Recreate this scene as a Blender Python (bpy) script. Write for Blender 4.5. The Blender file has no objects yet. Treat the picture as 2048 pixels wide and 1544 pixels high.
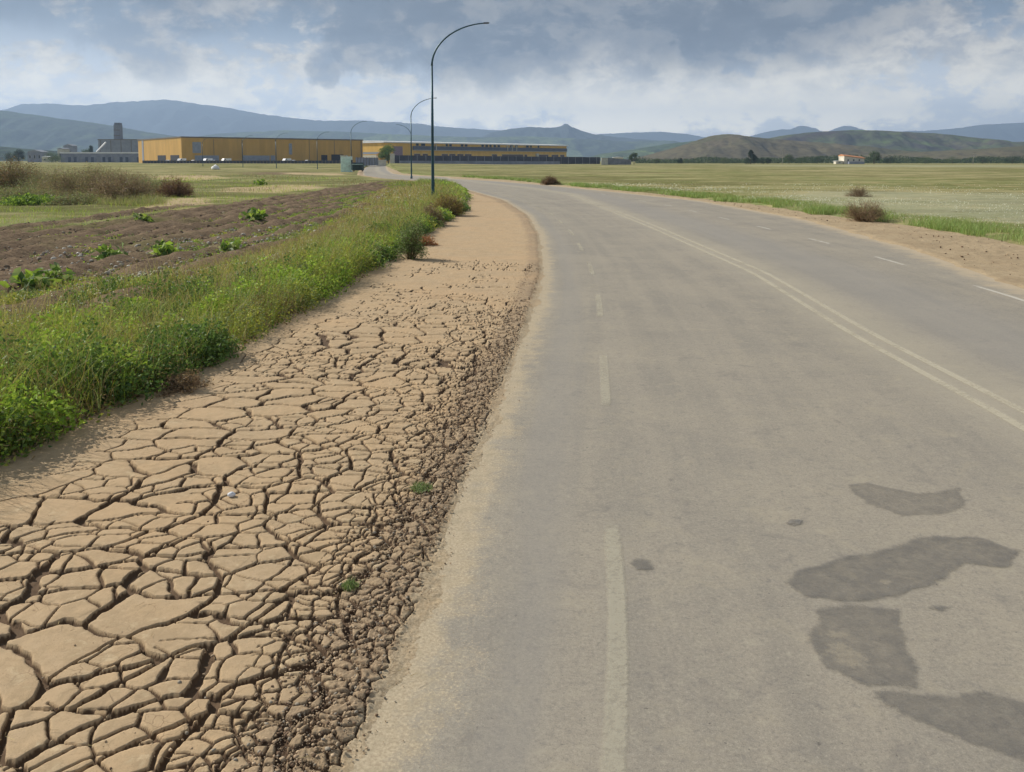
import bpy, math, random
import numpy as np
from mathutils import Vector

random.seed(7)
rng = np.random.default_rng(11)
SC = bpy.context.scene
COL = SC.collection

# ------------------------------------------------------------------ camera
FPX, HOR, CAMZ = 1650.0, 320.0, 2.5
PITCH = math.radians(4.8)
PCY = HOR + FPX * math.tan(PITCH)      # row of the lens axis; the frame itself is shifted down
cam_d = bpy.data.cameras.new("camera")
cam = bpy.data.objects.new("camera", cam_d)
COL.objects.link(cam)
cam.location = (0, 0, CAMZ)
cam.rotation_euler = (math.radians(90) - PITCH, 0, 0)
cam_d.sensor_width = 36.0
cam_d.lens = 36.0 * FPX / 2048.0
cam_d.shift_y = -(772 - PCY) / 2048.0
cam_d.clip_start = 0.1
cam_d.clip_end = 60000
SC.camera = cam
SC.render.engine = 'CYCLES'
try:
    SC.cycles.use_denoising = True
    SC.cycles.denoiser = 'OPENIMAGEDENOISE'
    SC.cycles.max_bounces = 5
    SC.cycles.volume_bounces = 0
    SC.cycles.transparent_max_bounces = 12
except Exception:
    pass

# ------------------------------------------------------------------ light
SUN_EL = math.radians(35)
SUN_XY = (-1.0, 0.52)
sd = bpy.data.lights.new("sun", 'SUN')
sd.energy = 4.9
sd.angle = math.radians(0.6)
sd.color = (1.0, 0.945, 0.85)
so = bpy.data.objects.new("sun", sd)
COL.objects.link(so)
_n = math.hypot(*SUN_XY)
sv = Vector((SUN_XY[0] / _n * math.cos(SUN_EL), SUN_XY[1] / _n * math.cos(SUN_EL), math.sin(SUN_EL)))
so.rotation_euler = (-sv).to_track_quat('-Z', 'Y').to_euler()
so.location = (-20, 5, 30)

SC.view_settings.view_transform = 'Standard'
SC.view_settings.look = 'None'
SC.view_settings.gamma = 1.0
SC.view_settings.use_curve_mapping = False
SC.view_settings.exposure = 0.16


# ------------------------------------------------------------------ node helpers
class NT:
    def __init__(s, tree):
        s.t = tree
        s.n = tree.nodes
        s.l = tree.links

    def node(s, typ, **kw):
        n = s.n.new(typ)
        for k, v in kw.items():
            setattr(n, k, v)
        return n

    def inp(s, sock, v):
        if isinstance(v, bpy.types.NodeSocket):
            s.l.new(v, sock)
        elif isinstance(v, (tuple, list)) and len(v) == 3 and len(sock.default_value) == 4:
            sock.default_value = (*v, 1)
        else:
            sock.default_value = v

    def m(s, op, a, b=0.0, c=None, clamp=False):
        n = s.node('ShaderNodeMath', operation=op)
        n.use_clamp = clamp
        s.inp(n.inputs[0], a)
        s.inp(n.inputs[1], b)
        if c is not None:
            s.inp(n.inputs[2], c)
        return n.outputs[0]

    def vm(s, op, a, b=(0, 0, 0)):
        n = s.node('ShaderNodeVectorMath', operation=op)
        s.inp(n.inputs[0], a)
        s.inp(n.inputs[1], b)
        return n.outputs[0]

    def mix(s, f, a, b, mode='MIX'):
        n = s.node('ShaderNodeMix', data_type='RGBA', blend_type=mode)
        s.inp(n.inputs[0], f)
        s.inp(n.inputs[6], a)
        s.inp(n.inputs[7], b)
        return n.outputs[2]

    def noise(s, vec, scale, detail=4, rough=0.55, dist=0.0, dims='3D'):
        n = s.node('ShaderNodeTexNoise', noise_dimensions=dims)
        if vec is not None:
            s.l.new(vec, n.inputs['Vector'])
        n.inputs['Scale'].default_value = scale
        n.inputs['Detail'].default_value = detail
        n.inputs['Roughness'].default_value = rough
        n.inputs['Distortion'].default_value = dist
        return n.outputs[0]

    def ss(s, v, lo, hi, a=0.0, b=1.0):
        n = s.node('ShaderNodeMapRange', interpolation_type='SMOOTHSTEP')
        s.inp(n.inputs[0], v)
        for i, q in enumerate((lo, hi, a, b)):
            s.inp(n.inputs[1 + i], q)
        return n.outputs[0]

    def attr(s, name, out='Fac'):
        n = s.node('ShaderNodeAttribute', attribute_name=name)
        return n.outputs[out]

    def pos(s):
        return s.node('ShaderNodeNewGeometry').outputs['Position']

    def obj(s):
        return s.node('ShaderNodeTexCoord').outputs['Object']

    def scale(s, v, sc):
        n = s.node('ShaderNodeMapping')
        s.l.new(v, n.inputs[0])
        n.inputs['Scale'].default_value = sc
        return n.outputs[0]

    def bump(s, h, strength=0.5, dist=0.02):
        n = s.node('ShaderNodeBump')
        s.l.new(h, n.inputs['Height'])
        n.inputs['Strength'].default_value = strength
        n.inputs['Distance'].default_value = dist
        return n.outputs[0]


def new_mat(name):
    m = bpy.data.materials.new(name)
    m.use_nodes = True
    t = NT(m.node_tree)
    b = m.node_tree.nodes['Principled BSDF']
    b.inputs['Roughness'].default_value = 0.9
    b.inputs['Specular IOR Level'].default_value = 0.2
    return m, t, b


def srgb(r, g, b):
    def f(c):
        c /= 255.0
        return c / 12.92 if c < 0.04045 else ((c + 0.055) / 1.055) ** 2.4
    return (f(r), f(g), f(b))


def simple_mat(name, col, rough=0.7, var=0.15, scale=1.5, metal=0.0, spec=0.3, streak=False):
    m, t, b = new_mat(name)
    p = t.obj()
    if streak:
        p = t.scale(p, (1, 1, 0.12))
    n = t.noise(p, scale, 5, 0.6)
    f = t.ss(n, 0.3, 0.7)
    dark = tuple(c * (1 - var) for c in col)
    lite = tuple(min(1, c * (1 + var)) for c in col)
    t.inp(b.inputs['Base Color'], t.mix(f, dark, lite))
    b.inputs['Roughness'].default_value = rough
    b.inputs['Metallic'].default_value = metal
    b.inputs['Specular IOR Level'].default_value = spec
    return m


# ------------------------------------------------------------------ world
def make_world():
    w = bpy.data.worlds.new("World")
    SC.world = w
    w.use_nodes = True
    t = NT(w.node_tree)
    bg = w.node_tree.nodes['Background']
    sky = t.node('ShaderNodeTexSky', sky_type='NISHITA')
    sky.sun_disc = False
    sky.sun_elevation = SUN_EL
    sky.sun_rotation = math.atan2(SUN_XY[0], SUN_XY[1])
    sky.air_density = 1.0
    sky.dust_density = 1.6
    d = t.node('ShaderNodeTexCoord').outputs['Generated']
    sep = t.node('ShaderNodeSeparateXYZ')
    t.l.new(d, sep.inputs[0])
    X, Y, Z = sep.outputs
    # direction-space coordinates, clouds flattened towards the horizon
    q = t.scale(d, (1, 1, 2.3))
    n1 = t.noise(q, 4.6, 8, 0.60, 0.25)
    q2 = t.vm('ADD', t.scale(d, (1, 1, 1.9)), (3.1, 1.7, 0.4))
    n2 = t.noise(q2, 15.0, 7, 0.62, 0.35)
    q3 = t.vm('ADD', t.scale(d, (1, 1, 2.6)), (7.3, 2.2, 5.4))
    n3 = t.noise(q3, 3.4, 6, 0.55, 0.3)
    wv = t.noise(t.vm('ADD', d, (1.3, 9.1, 4.4)), 9.0, 6, 0.62)
    wob = t.m('MULTIPLY', t.m('SUBTRACT', wv, 0.5), 0.22)

    def blob(px, py, rx, ry, amp):
        cx, cz = (px - 1024) / FPX, (HOR - py) / FPX
        az = t.m('ARCTAN2', X, Y)
        el = t.m('ARCSINE', Z)
        dx = t.m('DIVIDE', t.m('SUBTRACT', t.m('ADD', az, wob), cx), rx / FPX)
        dz = t.m('DIVIDE', t.m('SUBTRACT', t.m('ADD', el, t.m('MULTIPLY', wob, 0.55)), cz), ry / FPX)
        r2 = t.m('ADD', t.m('MULTIPLY', dx, dx), t.m('MULTIPLY', dz, dz))
        return t.m('MULTIPLY', t.ss(r2, 1.6, 0.25), amp)

    # thin veil + puffy bright clouds
    cov = t.m('ADD', t.m('MULTIPLY', n1, 0.5), t.m('MULTIPLY', n2, 0.5))
    nf = t.noise(t.vm('ADD', t.scale(d, (1, 1, 1.7)), (2.1, 6.7, 1.4)), 26.0, 6, 0.62, 0.4)
    cov = t.m('ADD', cov, t.m('MULTIPLY', t.m('SUBTRACT', nf, 0.5), 0.34))
    bias = blob(470, 140, 150, 120, 0.04)
    for a in ((640, 75, 60, 50, 0.06), (750, 160, 110, 50, 0.05), (1000, 150, 130, 60, 0.07), (1230, 190, 300, 60, 0.05), (1720, 95, 170, 50, 0.09), (1130, 150, 220, 50, 0.06), (1400, 190, 200, 50, 0.06),
              (1950, 150, 110, 60, 0.09), (1560, 190, 180, 40, 0.06), (240, 160, 180, 35, 0.07),
              (250, 30, 120, 40, 0.05), (60, 150, 120, 40, 0.03), (1150, 215, 900, 45, 0.05), (1500, 150, 600, 80, 0.035), (560, 215, 400, 30, 0.04)):
        bias = t.m('ADD', bias, blob(*a))
    for a in ((900, 130, 60, 60, -0.06), (600, 180, 90, 30, -0.06), (180, 105, 200, 40, -0.05), (1480, 110, 110, 50, -0.06)):
        bias = t.m('ADD', bias, blob(*a))
    cov = t.m('ADD', cov, bias)
    cl = t.ss(cov, 0.465, 0.58)
    # heavy dark cloud bank overhead
    dk = blob(1330, 20, 460, 130, 1.0)
    for a in ((1000, 40, 300, 120, 1.0), (760, 60, 130, 70, 0.8), (1560, -60, 420, 130, 1.0), (90, 10, 200, 90, 0.55), (350, 110, 110, 60, 0.5),
              (1800, -60, 420, 120, 0.9), (700, -90, 1600, 150, 0.95), (730, 115, 90, 26, 0.6)):
        dk = t.m('MAXIMUM', dk, blob(*a))
    high = t.m('MULTIPLY', t.ss(Z, 0.16, 0.34), t.ss(n3, 0.38, 0.62))
    dk = t.m('MAXIMUM', t.m('MULTIPLY', dk, t.ss(n3, 0.18, 0.5, 0.82, 1.0)), high)
    K = 10.0
    def kc(c, s=1.0):
        return tuple(x * K * s for x in c)
    shade = t.ss(n2, 0.35, 0.68)
    bright = t.mix(shade, kc(srgb(182, 186, 190)), kc(srgb(232, 226, 214)))
    n4 = t.noise(t.vm('ADD', t.scale(d, (1, 1, 1.6)), (5.1, 2.7, 8.4)), 30.0, 6, 0.65, 0.3)
    bright = t.mix(t.m('MULTIPLY', t.ss(n4, 0.40, 0.66), 0.7), bright, kc(srgb(250, 242, 224), 1.15))
    bright = t.mix(t.m('MULTIPLY', t.ss(n4, 0.48, 0.34), 0.5), bright, kc(srgb(168, 176, 186)))
    bright = t.mix(t.ss(Z, 0.09, 0.17), bright, t.mix(1.0, bright, (0.70, 0.70, 0.72), 'MULTIPLY'))
    bright = t.mix(t.ss(Z, 0.12, 0.025), bright, kc(srgb(255, 247, 228), 2.15))
    blue = t.mix(t.ss(Z, 0.045, 0.16), kc(srgb(236, 240, 245), 1.5), kc(srgb(120, 138, 158)))
    skyc = t.mix(0.85, sky.outputs[0], blue)
    c = t.mix(cl, skyc, bright)
    dcol = t.mix(t.ss(n2, 0.3, 0.75), kc(srgb(94, 103, 116)), kc(srgb(116, 124, 134)))
    c = t.mix(t.m('MULTIPLY', dk, t.ss(cl, 0.0, 1.0, 0.97, 0.80)), c, dcol)
    t.inp(bg.inputs[0], c)
    bg.inputs[1].default_value = 0.1


make_world()


# ------------------------------------------------------------------ pixel -> world (measuring the photograph)
def ray(px, py):
    a, b = (px - 1024) / FPX, (PCY - py) / FPX
    cp, sp = math.cos(PITCH), math.sin(PITCH)
    return np.array([a, cp + b * sp, -sp + b * cp])


def G(px, py, z=0.0):
    d = ray(px, py)
    k = (z - CAMZ) / d[2]
    return d[0] * k, d[1] * k


def W(px, py, Y):
    d = ray(px, py)
    k = Y / d[1]
    return d[0] * k, Y, CAMZ + d[2] * k


# ------------------------------------------------------------------ numpy noise
def _hash(ix, iy, s):
    h = (ix.astype(np.int64) * 374761393 + iy.astype(np.int64) * 668265263 + s * 982451653) & 0xffffffff
    h = ((h ^ (h >> 13)) * 1274126177) & 0xffffffff
    h = (h ^ (h >> 16)) & 0xffffffff
    h = (h * 2246822519) & 0xffffffff
    return ((h ^ (h >> 15)) & 0xffffff) / float(0xffffff)


def vnoise(x, y, s=0):
    ix, iy = np.floor(x), np.floor(y)
    fx, fy = x - ix, y - iy
    fx = fx * fx * (3 - 2 * fx)
    fy = fy * fy * (3 - 2 * fy)
    ix, iy = ix.astype(np.int64), iy.astype(np.int64)
    a, b = _hash(ix, iy, s), _hash(ix + 1, iy, s)
    c, d = _hash(ix, iy + 1, s), _hash(ix + 1, iy + 1, s)
    return (a * (1 - fx) + b * fx) * (1 - fy) + (c * (1 - fx) + d * fx) * fy


def fbm(x, y, s=0, o=4, g=0.5):
    v, a, tot = 0, 1.0, 0.0
    for i in range(o):
        v = v + a * vnoise(x * 2 ** i + 17.3 * i, y * 2 ** i - 9.1 * i, s + i)
        tot += a
        a *= g
    return v / tot


def sst(v, a, b):
    t = np.clip((v - a) / (b - a), 0, 1)
    return t * t * (3 - 2 * t)


# ------------------------------------------------------------------ zone boundary curves x(y)
YT = np.arange(-20, 420, 0.25)


def curve(pix, pre=(), post=(), sm=7):
    pts = [tuple(p) for p in pre] + [G(*p)[::-1] for p in pix] + [tuple(p) for p in post]
    pts = sorted(pts)
    y = np.array([p[0] for p in pts])
    x = np.array([p[1] for p in pts])
    v = np.interp(YT, y, x)
    k = np.hanning(sm * 2 + 1)
    k /= k.sum()
    vp = np.pad(v, sm, mode='edge')
    v = np.convolve(vp, k, mode='valid')
    return lambda q: np.interp(q, YT, v)


# (y, x) tuples in pre / post
FAR_L = [(100, -11.5), (110, -16.5), (134, -24), (200, -36), (380, -66), (420, -72)]
RL = curve([(750, 1544), (820, 1400), (890, 1200), (945, 1000), (1010, 830), (1060, 680), (1085, 600), (1096, 530), (1085, 470), (1060, 430), (1010, 400), (930, 378), (880, 368)],
           pre=[(-20, -3.2), (0, -1.15), (1.5, -.85)], post=FAR_L)
RR = curve([(2048, 582), (1800, 492), (1600, 438), (1400, 402), (1250, 386), (1100, 371), (1000, 363), (900, 357)],
           pre=[(-20, -1.0), (0, 5.2), (6, 7.6), (11, 9.3)], post=[(119, -9), (134, -17), (150, -21.5), (200, -30), (380, -58), (420, -64)])
SR = curve([(2048, 497), (1850, 457), (1700, 441), (1500, 410), (1300, 388), (1100, 369)],
           pre=[(-20, 6), (0, 12.2), (12, 14.6)], post=[(104, -1.3), (122, -8.5), (138, -16), (155, -21), (205, -29), (380, -57), (420, -63)])
ML = curve([(0, 922), (130, 850), (350, 765), (560, 643), (700, 562), (800, 495), (860, 455), (915, 425), (925, 398)],
           pre=[(-20, -5.5), (3, -4.7)], post=[(62, -3.9), (75, -5.3), (90, -9.2)] + [(y, x - 0.9) for y, x in FAR_L])
WL = curve([(0, 592), (250, 578), (400, 554), (560, 506), (650, 460), (720, 410), (780, 376)],
           pre=[(-20, -10), (5, -9.5), (12, -10)], post=[(100, -18), (112, -25), (134, -32), (200, -43), (380, -73), (420, -80)])
DL = curve([(1700, 672), (1500, 546), (1300, 456), (1200, 415)],
           pre=[(-20, -1.8), (0, 3.3), (4, 4.25), (7.2, 4.72)], post=[(60, 4.1), (75, 1.0), (90, -3.2), (105, -7), (125, -15), (140, -22), (200, -33), (380, -62), (420, -68)])


def LD(y):
    return RL(y) + np.interp(y, [2, 5, 9, 14, 20, 30, 45, 80], [0.90, 0.93, 0.94, 0.95, 0.95, 1.0, 1.0, 1.0])


def gz(x, y):
    """height of the open ground away from the road"""
    x = np.asarray(x, float)
    y = np.asarray(y, float)
    up = 0.9 * sst(y, 150, 330) * sst(-x, -30, 60)
    return up


# ------------------------------------------------------------------ mesh helpers
def mesh_np(name, V, F, mat=None, parent=None, smooth=False, attrs=None, cols=None, link=True):
    """V (n,3); F (m,k) index array or list of such arrays"""
    me = bpy.data.meshes.new(name)
    Fs = F if isinstance(F, list) else [F]
    Fs = [np.asarray(f, dtype=np.int32) for f in Fs if len(f)]
    V = np.asarray(V, dtype=np.float32)
    me.vertices.add(len(V))
    me.vertices.foreach_set('co', V.ravel())
    loops = np.concatenate([f.ravel() for f in Fs])
    sizes = np.concatenate([np.full(len(f), f.shape[1], dtype=np.int32) for f in Fs])
    starts = np.concatenate([[0], np.cumsum(sizes)[:-1]]).astype(np.int32)
    me.loops.add(len(loops))
    me.loops.foreach_set('vertex_index', loops)
    me.polygons.add(len(sizes))
    me.polygons.foreach_set('loop_start', starts)
    me.polygons.foreach_set('loop_total', sizes)
    me.update(calc_edges=True)
    if smooth:
        me.polygons.foreach_set('use_smooth', np.ones(len(sizes), dtype=bool))
    for k, v in (attrs or {}).items():
        v = np.asarray(v, dtype=np.float32)
        if v.ndim == 1:
            a = me.attributes.new(k, 'FLOAT', 'POINT')
            a.data.foreach_set('value', v)
        else:
            a = me.attributes.new(k, 'FLOAT_VECTOR', 'POINT')
            a.data.foreach_set('vector', v.ravel())
    if cols is not None:
        a = me.attributes.new('tint', 'FLOAT_COLOR', 'POINT')
        c4 = np.concatenate([np.asarray(cols, dtype=np.float32), np.ones((len(cols), 1), dtype=np.float32)], axis=1)
        a.data.foreach_set('color', c4.ravel())
    if mat:
        me.materials.append(mat)
    me.validate()
    o = bpy.data.objects.new(name, me)
    if link:
        COL.objects.link(o)
    if parent:
        o.parent = parent
    return o


def grid_faces(nr, nc):
    i = np.arange(nr - 1)[:, None] * nc + np.arange(nc - 1)[None, :]
    i = i.ravel()
    return np.stack([i, i + 1, i + nc + 1, i + nc], axis=1)


def tag(o, label=None, cat=None, group=None, kind=None):
    if label:
        o['label'] = label
    if cat:
        o['category'] = cat
    if group:
        o['group'] = group
    if kind:
        o['kind'] = kind
    return o


def thing(name, label, cat, loc=(0, 0, 0), rz=0.0, group=None):
    o = bpy.data.objects.new(name, None)
    COL.objects.link(o)
    o.location = loc
    o.rotation_euler = (0, 0, rz)
    o.empty_display_size = 0.3
    return tag(o, label, cat, group)


class MB:
    def __init__(s):
        s.v = []
        s.f = []

    def add(s, vs, fs):
        b = len(s.v)
        s.v += [tuple(v) for v in vs]
        s.f += [tuple(b + i for i in f) for f in fs]

    def box(s, x0, x1, y0, y1, z0, z1):
        vs = [(x, y, z) for z in (z0, z1) for x, y in ((x0, y0), (x1, y0), (x1, y1), (x0, y1))]
        s.add(vs, [(3, 2, 1, 0), (4, 5, 6, 7), (0, 1, 5, 4), (1, 2, 6, 5), (2, 3, 7, 6), (3, 0, 4, 7)])
        return s

    def prism(s, prof, axis, a, b):
        """extrude a closed 2D profile; axis 'x': prof = (y,z), axis 'y': prof = (x,z), 'z': (x,y)"""
        n = len(prof)
        def P(p, q):
            return {'x': (q, p[0], p[1]), 'y': (p[0], q, p[1]), 'z': (p[0], p[1], q)}[axis]
        vs = [P(p, a) for p in prof] + [P(p, b) for p in prof]
        fs = [tuple(range(n))[::-1], tuple(range(n, 2 * n))]
        fs += [(i, (i + 1) % n, n + (i + 1) % n, n + i) for i in range(n)]
        s.add(vs, fs)
        return s

    def tube(s, path, rad, n=10, cap=True):
        path = [Vector(p) for p in path]
        rings = []
        up = Vector((0, 1, 0))
        for i, p in enumerate(path):
            d = (path[min(i + 1, len(path) - 1)] - path[max(i - 1, 0)]).normalized()
            a = d.cross(up)
            if a.length < 1e-3:
                a = d.cross(Vector((1, 0, 0)))
            a.normalize()
            b = a.cross(d).normalized()
            r = rad[i] if isinstance(rad, (list, tuple)) else rad
            rings.append([tuple(p + a * (r * math.cos(2 * math.pi * k / n)) + b * (r * math.sin(2 * math.pi * k / n))) for k in range(n)])
        vs = [v for r in rings for v in r]
        fs = []
        for i in range(len(rings) - 1):
            for k in range(n):
                fs.append((i * n + k, i * n + (k + 1) % n, (i + 1) * n + (k + 1) % n, (i + 1) * n + k))
        if cap:
            fs.append(tuple(range(n))[::-1])
            fs.append(tuple((len(rings) - 1) * n + k for k in range(n)))
        s.add(vs, fs)
        return s

    def build(s, name, mat, parent=None, smooth=False, bevel=0.0):
        me = bpy.data.meshes.new(name)
        me.from_pydata(s.v, [], s.f)
        me.update()
        if smooth:
            for p in me.polygons:
                p.use_smooth = len(p.vertices) == 4
        me.materials.append(mat)
        o = bpy.data.objects.new(name, me)
        COL.objects.link(o)
        if parent:
            o.parent = parent
        if bevel:
            md = o.modifiers.new('bevel', 'BEVEL')
            md.width = bevel
            md.segments = 2
            md.limit_method = 'ANGLE'
        return o


def copy_tree(o, parent=None):
    c = o.copy()
    COL.objects.link(c)
    c.parent = parent
    for ch in [k for k in o.children]:
        copy_tree(ch, c)
    return c


# ------------------------------------------------------------------ materials of the ground
def mat_mud():
    m, t, b = new_mat("dried_mud")
    p = t.pos()
    rub = t.attr('rubble')
    wet = t.attr('rough')
    n1 = t.noise(p, 1.1, 5, 0.6)
    n2 = t.noise(p, 14, 6, 0.65)
    n3 = t.noise(p, 90, 4, 0.7)
    plate = t.mix(t.ss(n1, 0.3, 0.7), srgb(182, 159, 128), srgb(188, 161, 126))
    plate = t.mix(t.m('MULTIPLY', t.ss(n2, 0.35, 0.75), 0.6), plate, srgb(168, 145, 112))
    plate = t.mix(t.m('MULTIPLY', t.ss(n3, 0.56, 0.72), 0.35), plate, srgb(150, 124, 92))
    grav = t.mix(t.ss(n3, 0.3, 0.7), srgb(132, 112, 90), srgb(180, 158, 128))
    grav = t.mix(t.m('MULTIPLY', t.ss(n2, 0.4, 0.7), 0.4), grav, srgb(126, 106, 86))
    c = t.mix(t.ss(t.m('ADD', rub, t.m('MULTIPLY', t.m('SUBTRACT', n2, 0.5), 0.9)), 0.25, 0.75), plate, grav)
    # sandy fringe beside the asphalt
    fr = t.attr('fringe')
    fsand = t.mix(t.ss(t.noise(p, 60, 4, 0.75), 0.3, 0.7), srgb(156, 138, 112), srgb(198, 180, 150))
    c = t.mix(t.ss(t.m('ADD', fr, t.m('MULTIPLY', t.m('SUBTRACT', n2, 0.5), 0.8)), 0.35, 0.7), c, fsand)
    hv = t.node('ShaderNodeTexVoronoi', feature='DISTANCE_TO_EDGE')
    warp = t.node('ShaderNodeTexNoise')
    t.l.new(p, warp.inputs['Vector'])
    warp.inputs['Scale'].default_value = 9.0
    wv = t.node('ShaderNodeVectorMath', operation='SCALE')
    t.l.new(warp.outputs[1], wv.inputs[0])
    wv.inputs['Scale'].default_value = 0.12
    t.l.new(t.vm('ADD', p, wv.outputs[0]), hv.inputs['Vector'])
    hv.inputs['Scale'].default_value = 11.0
    hair = t.m('MULTIPLY', t.ss(hv.outputs['Distance'], 0.028, 0.006), t.ss(t.noise(p, 2.1, 4, 0.6), 0.50, 0.60))
    c = t.mix(t.m('MULTIPLY', hair, 0.6), c, srgb(112, 88, 66))
    # speckle and blotches, then crack shade painted into the colour as dark brown
    spk = t.noise(p, 150, 2, 0.6)
    c = t.mix(t.m('MULTIPLY', t.ss(spk, 0.62, 0.70), 0.5), c, srgb(122, 98, 74))
    c = t.mix(t.m('MULTIPLY', t.ss(t.noise(p, 3.5, 6, 0.75), 0.45, 0.62), 0.6), c, srgb(164, 142, 112))
    c = t.mix(t.m('MULTIPLY', t.ss(t.noise(p, 7, 6, 0.75, 0.5), 0.54, 0.68), 0.5), c, srgb(206, 186, 152))
    c = t.mix(t.m('MULTIPLY', t.ss(t.noise(p, 0.45, 4, 0.6), 0.5, 0.68), 0.45), c, srgb(188, 158, 122))
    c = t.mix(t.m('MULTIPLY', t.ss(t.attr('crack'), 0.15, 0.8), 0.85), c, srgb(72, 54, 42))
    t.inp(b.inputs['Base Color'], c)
    b.inputs['Roughness'].default_value = 0.95
    h = t.m('ADD', t.m('MULTIPLY', n2, 0.6), t.m('MULTIPLY', n3, 0.5))
    t.inp(b.inputs['Normal'], t.bump(h, 0.5, 0.012))
    return m


def mat_asphalt():
    m, t, b = new_mat("worn_asphalt")
    p = t.pos()
    rc = t.attr('rc', 'Vector')
    fine = t.m('ADD', t.m('MULTIPLY', t.noise(p, 150, 3, 0.75), 0.55), t.m('MULTIPLY', t.noise(p, 48, 3, 0.7), 0.45))
    mid = t.noise(p, 9, 6, 0.62)
    big = t.noise(p, 0.55, 5, 0.55, 0.4)
    streak = t.noise(t.scale(rc, (2.6, 0.10, 1)), 1.0, 5, 0.6, 0.3)
    c = t.mix(t.ss(streak, 0.3, 0.7), srgb(138, 132, 121), srgb(152, 144, 130))
    c = t.mix(t.m('MULTIPLY', t.ss(big, 0.35, 0.68), 0.5), c, srgb(166, 156, 138))
    c = t.mix(t.m('MULTIPLY', t.ss(mid, 0.42, 0.72), 0.3), c, srgb(144, 135, 123))
    c = t.mix(t.m('MULTIPLY', t.ss(fine, 0.50, 0.62), 0.55), c, srgb(108, 102, 95))
    c = t.mix(t.m('MULTIPLY', t.ss(fine, 0.48, 0.38), 0.4), c, srgb(184, 176, 160))
    # small dark pocks and stains, stretched by tyres
    st = t.noise(t.scale(rc, (1.0, 0.45, 1)), 7.0, 7, 0.72)
    gate = t.ss(t.noise(p, 0.9, 3, 0.5), 0.5, 0.66)
    c = t.mix(t.m('MULTIPLY', t.m('MULTIPLY', t.ss(st, 0.57, 0.68), gate), 0.5), c, srgb(104, 98, 93))
    blot = t.noise(p, 2.6, 7, 0.7, 0.6)
    c = t.mix(t.m('MULTIPLY', t.ss(blot, 0.5, 0.72), 0.45), c, srgb(166, 156, 135))
    c = t.mix(t.m('MULTIPLY', t.ss(blot, 0.45, 0.3), 0.45), c, srgb(122, 117, 110))
    mot = t.noise(p, 14, 6, 0.78, 0.4)
    c = t.mix(t.m('MULTIPLY', t.ss(mot, 0.52, 0.66), 0.40), c, srgb(112, 108, 104))
    c = t.mix(t.m('MULTIPLY', t.ss(mot, 0.46, 0.34), 0.35), c, srgb(172, 165, 146))
    dot = t.noise(p, 30, 2, 0.5)
    c = t.mix(t.m('MULTIPLY', t.ss(dot, 0.70, 0.76), 0.6), c, srgb(84, 80, 76))
    # dark grey belt: outer part of the right lane, and a rut by the left edge
    sep = t.node('ShaderNodeSeparateXYZ')
    t.l.new(rc, sep.inputs[0])
    lat = t.m('ADD', sep.outputs[0], t.m('MULTIPLY', t.m('SUBTRACT', streak, 0.5), 0.7))
    rut = t.m('MULTIPLY', t.ss(lat, 0.15, 0.4), t.ss(lat, 0.85, 0.55))
    c = t.mix(t.m('MULTIPLY', rut, 0.35), c, srgb(140, 136, 130))
    cl = t.attr('cl')
    cln = t.m('ADD', cl, t.m('MULTIPLY', t.m('SUBTRACT', mid, 0.5), 0.5))
    wheel = t.m('MULTIPLY', t.ss(cln, 0.5, 1.7), t.ss(cln, 3.6, 2.3))
    c = t.mix(t.m('MULTIPLY', wheel, 0.5), c, srgb(142, 138, 132))
    # pale dusty strip along the centre lines
    dust = t.m('MULTIPLY', t.ss(t.m('ABSOLUTE', t.m('SUBTRACT', cln, 0.35)), 1.0, 0.15), 0.42)
    c = t.mix(dust, c, srgb(172, 163, 144))
    # blown sand at both edges
    el = t.m('ADD', t.attr('dl'), t.m('MULTIPLY', t.m('SUBTRACT', t.noise(p, 2.2, 8, 0.78), 0.5), 1.0))
    sandn = t.noise(p, 60, 4, 0.75)
    sandc = t.mix(t.ss(sandn, 0.3, 0.7), srgb(160, 142, 116), srgb(200, 184, 154))
    sandc = t.mix(t.m('MULTIPLY', t.ss(mid, 0.45, 0.7), 0.5), sandc, srgb(150, 138, 112))
    sw = t.m('ADD', t.ss(el, 0.22, -0.05), t.m('MULTIPLY', t.ss(sandn, 0.5, 0.7), t.ss(el, 0.42, 0.10)), clamp=True)
    c = t.mix(t.m('MULTIPLY', sw, 0.82), c, sandc)
    er = t.m('ADD', t.attr('dr'), t.m('MULTIPLY', t.m('SUBTRACT', t.noise(p, 1.8, 6, 0.65), 0.5), 1.6))
    c = t.mix(t.m('MULTIPLY', t.ss(er, 0.7, -0.1), 0.8), c, srgb(186, 168, 140))
    t.inp(b.inputs['Base Color'], c)
    b.inputs['Roughness'].default_value = 0.85
    b.inputs['Specular IOR Level'].default_value = 0.3
    h = t.m('ADD', t.m('MULTIPLY', fine, 0.6), mid)
    t.inp(b.inputs['Normal'], t.bump(h, 0.35, 0.006))
    return m


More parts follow.
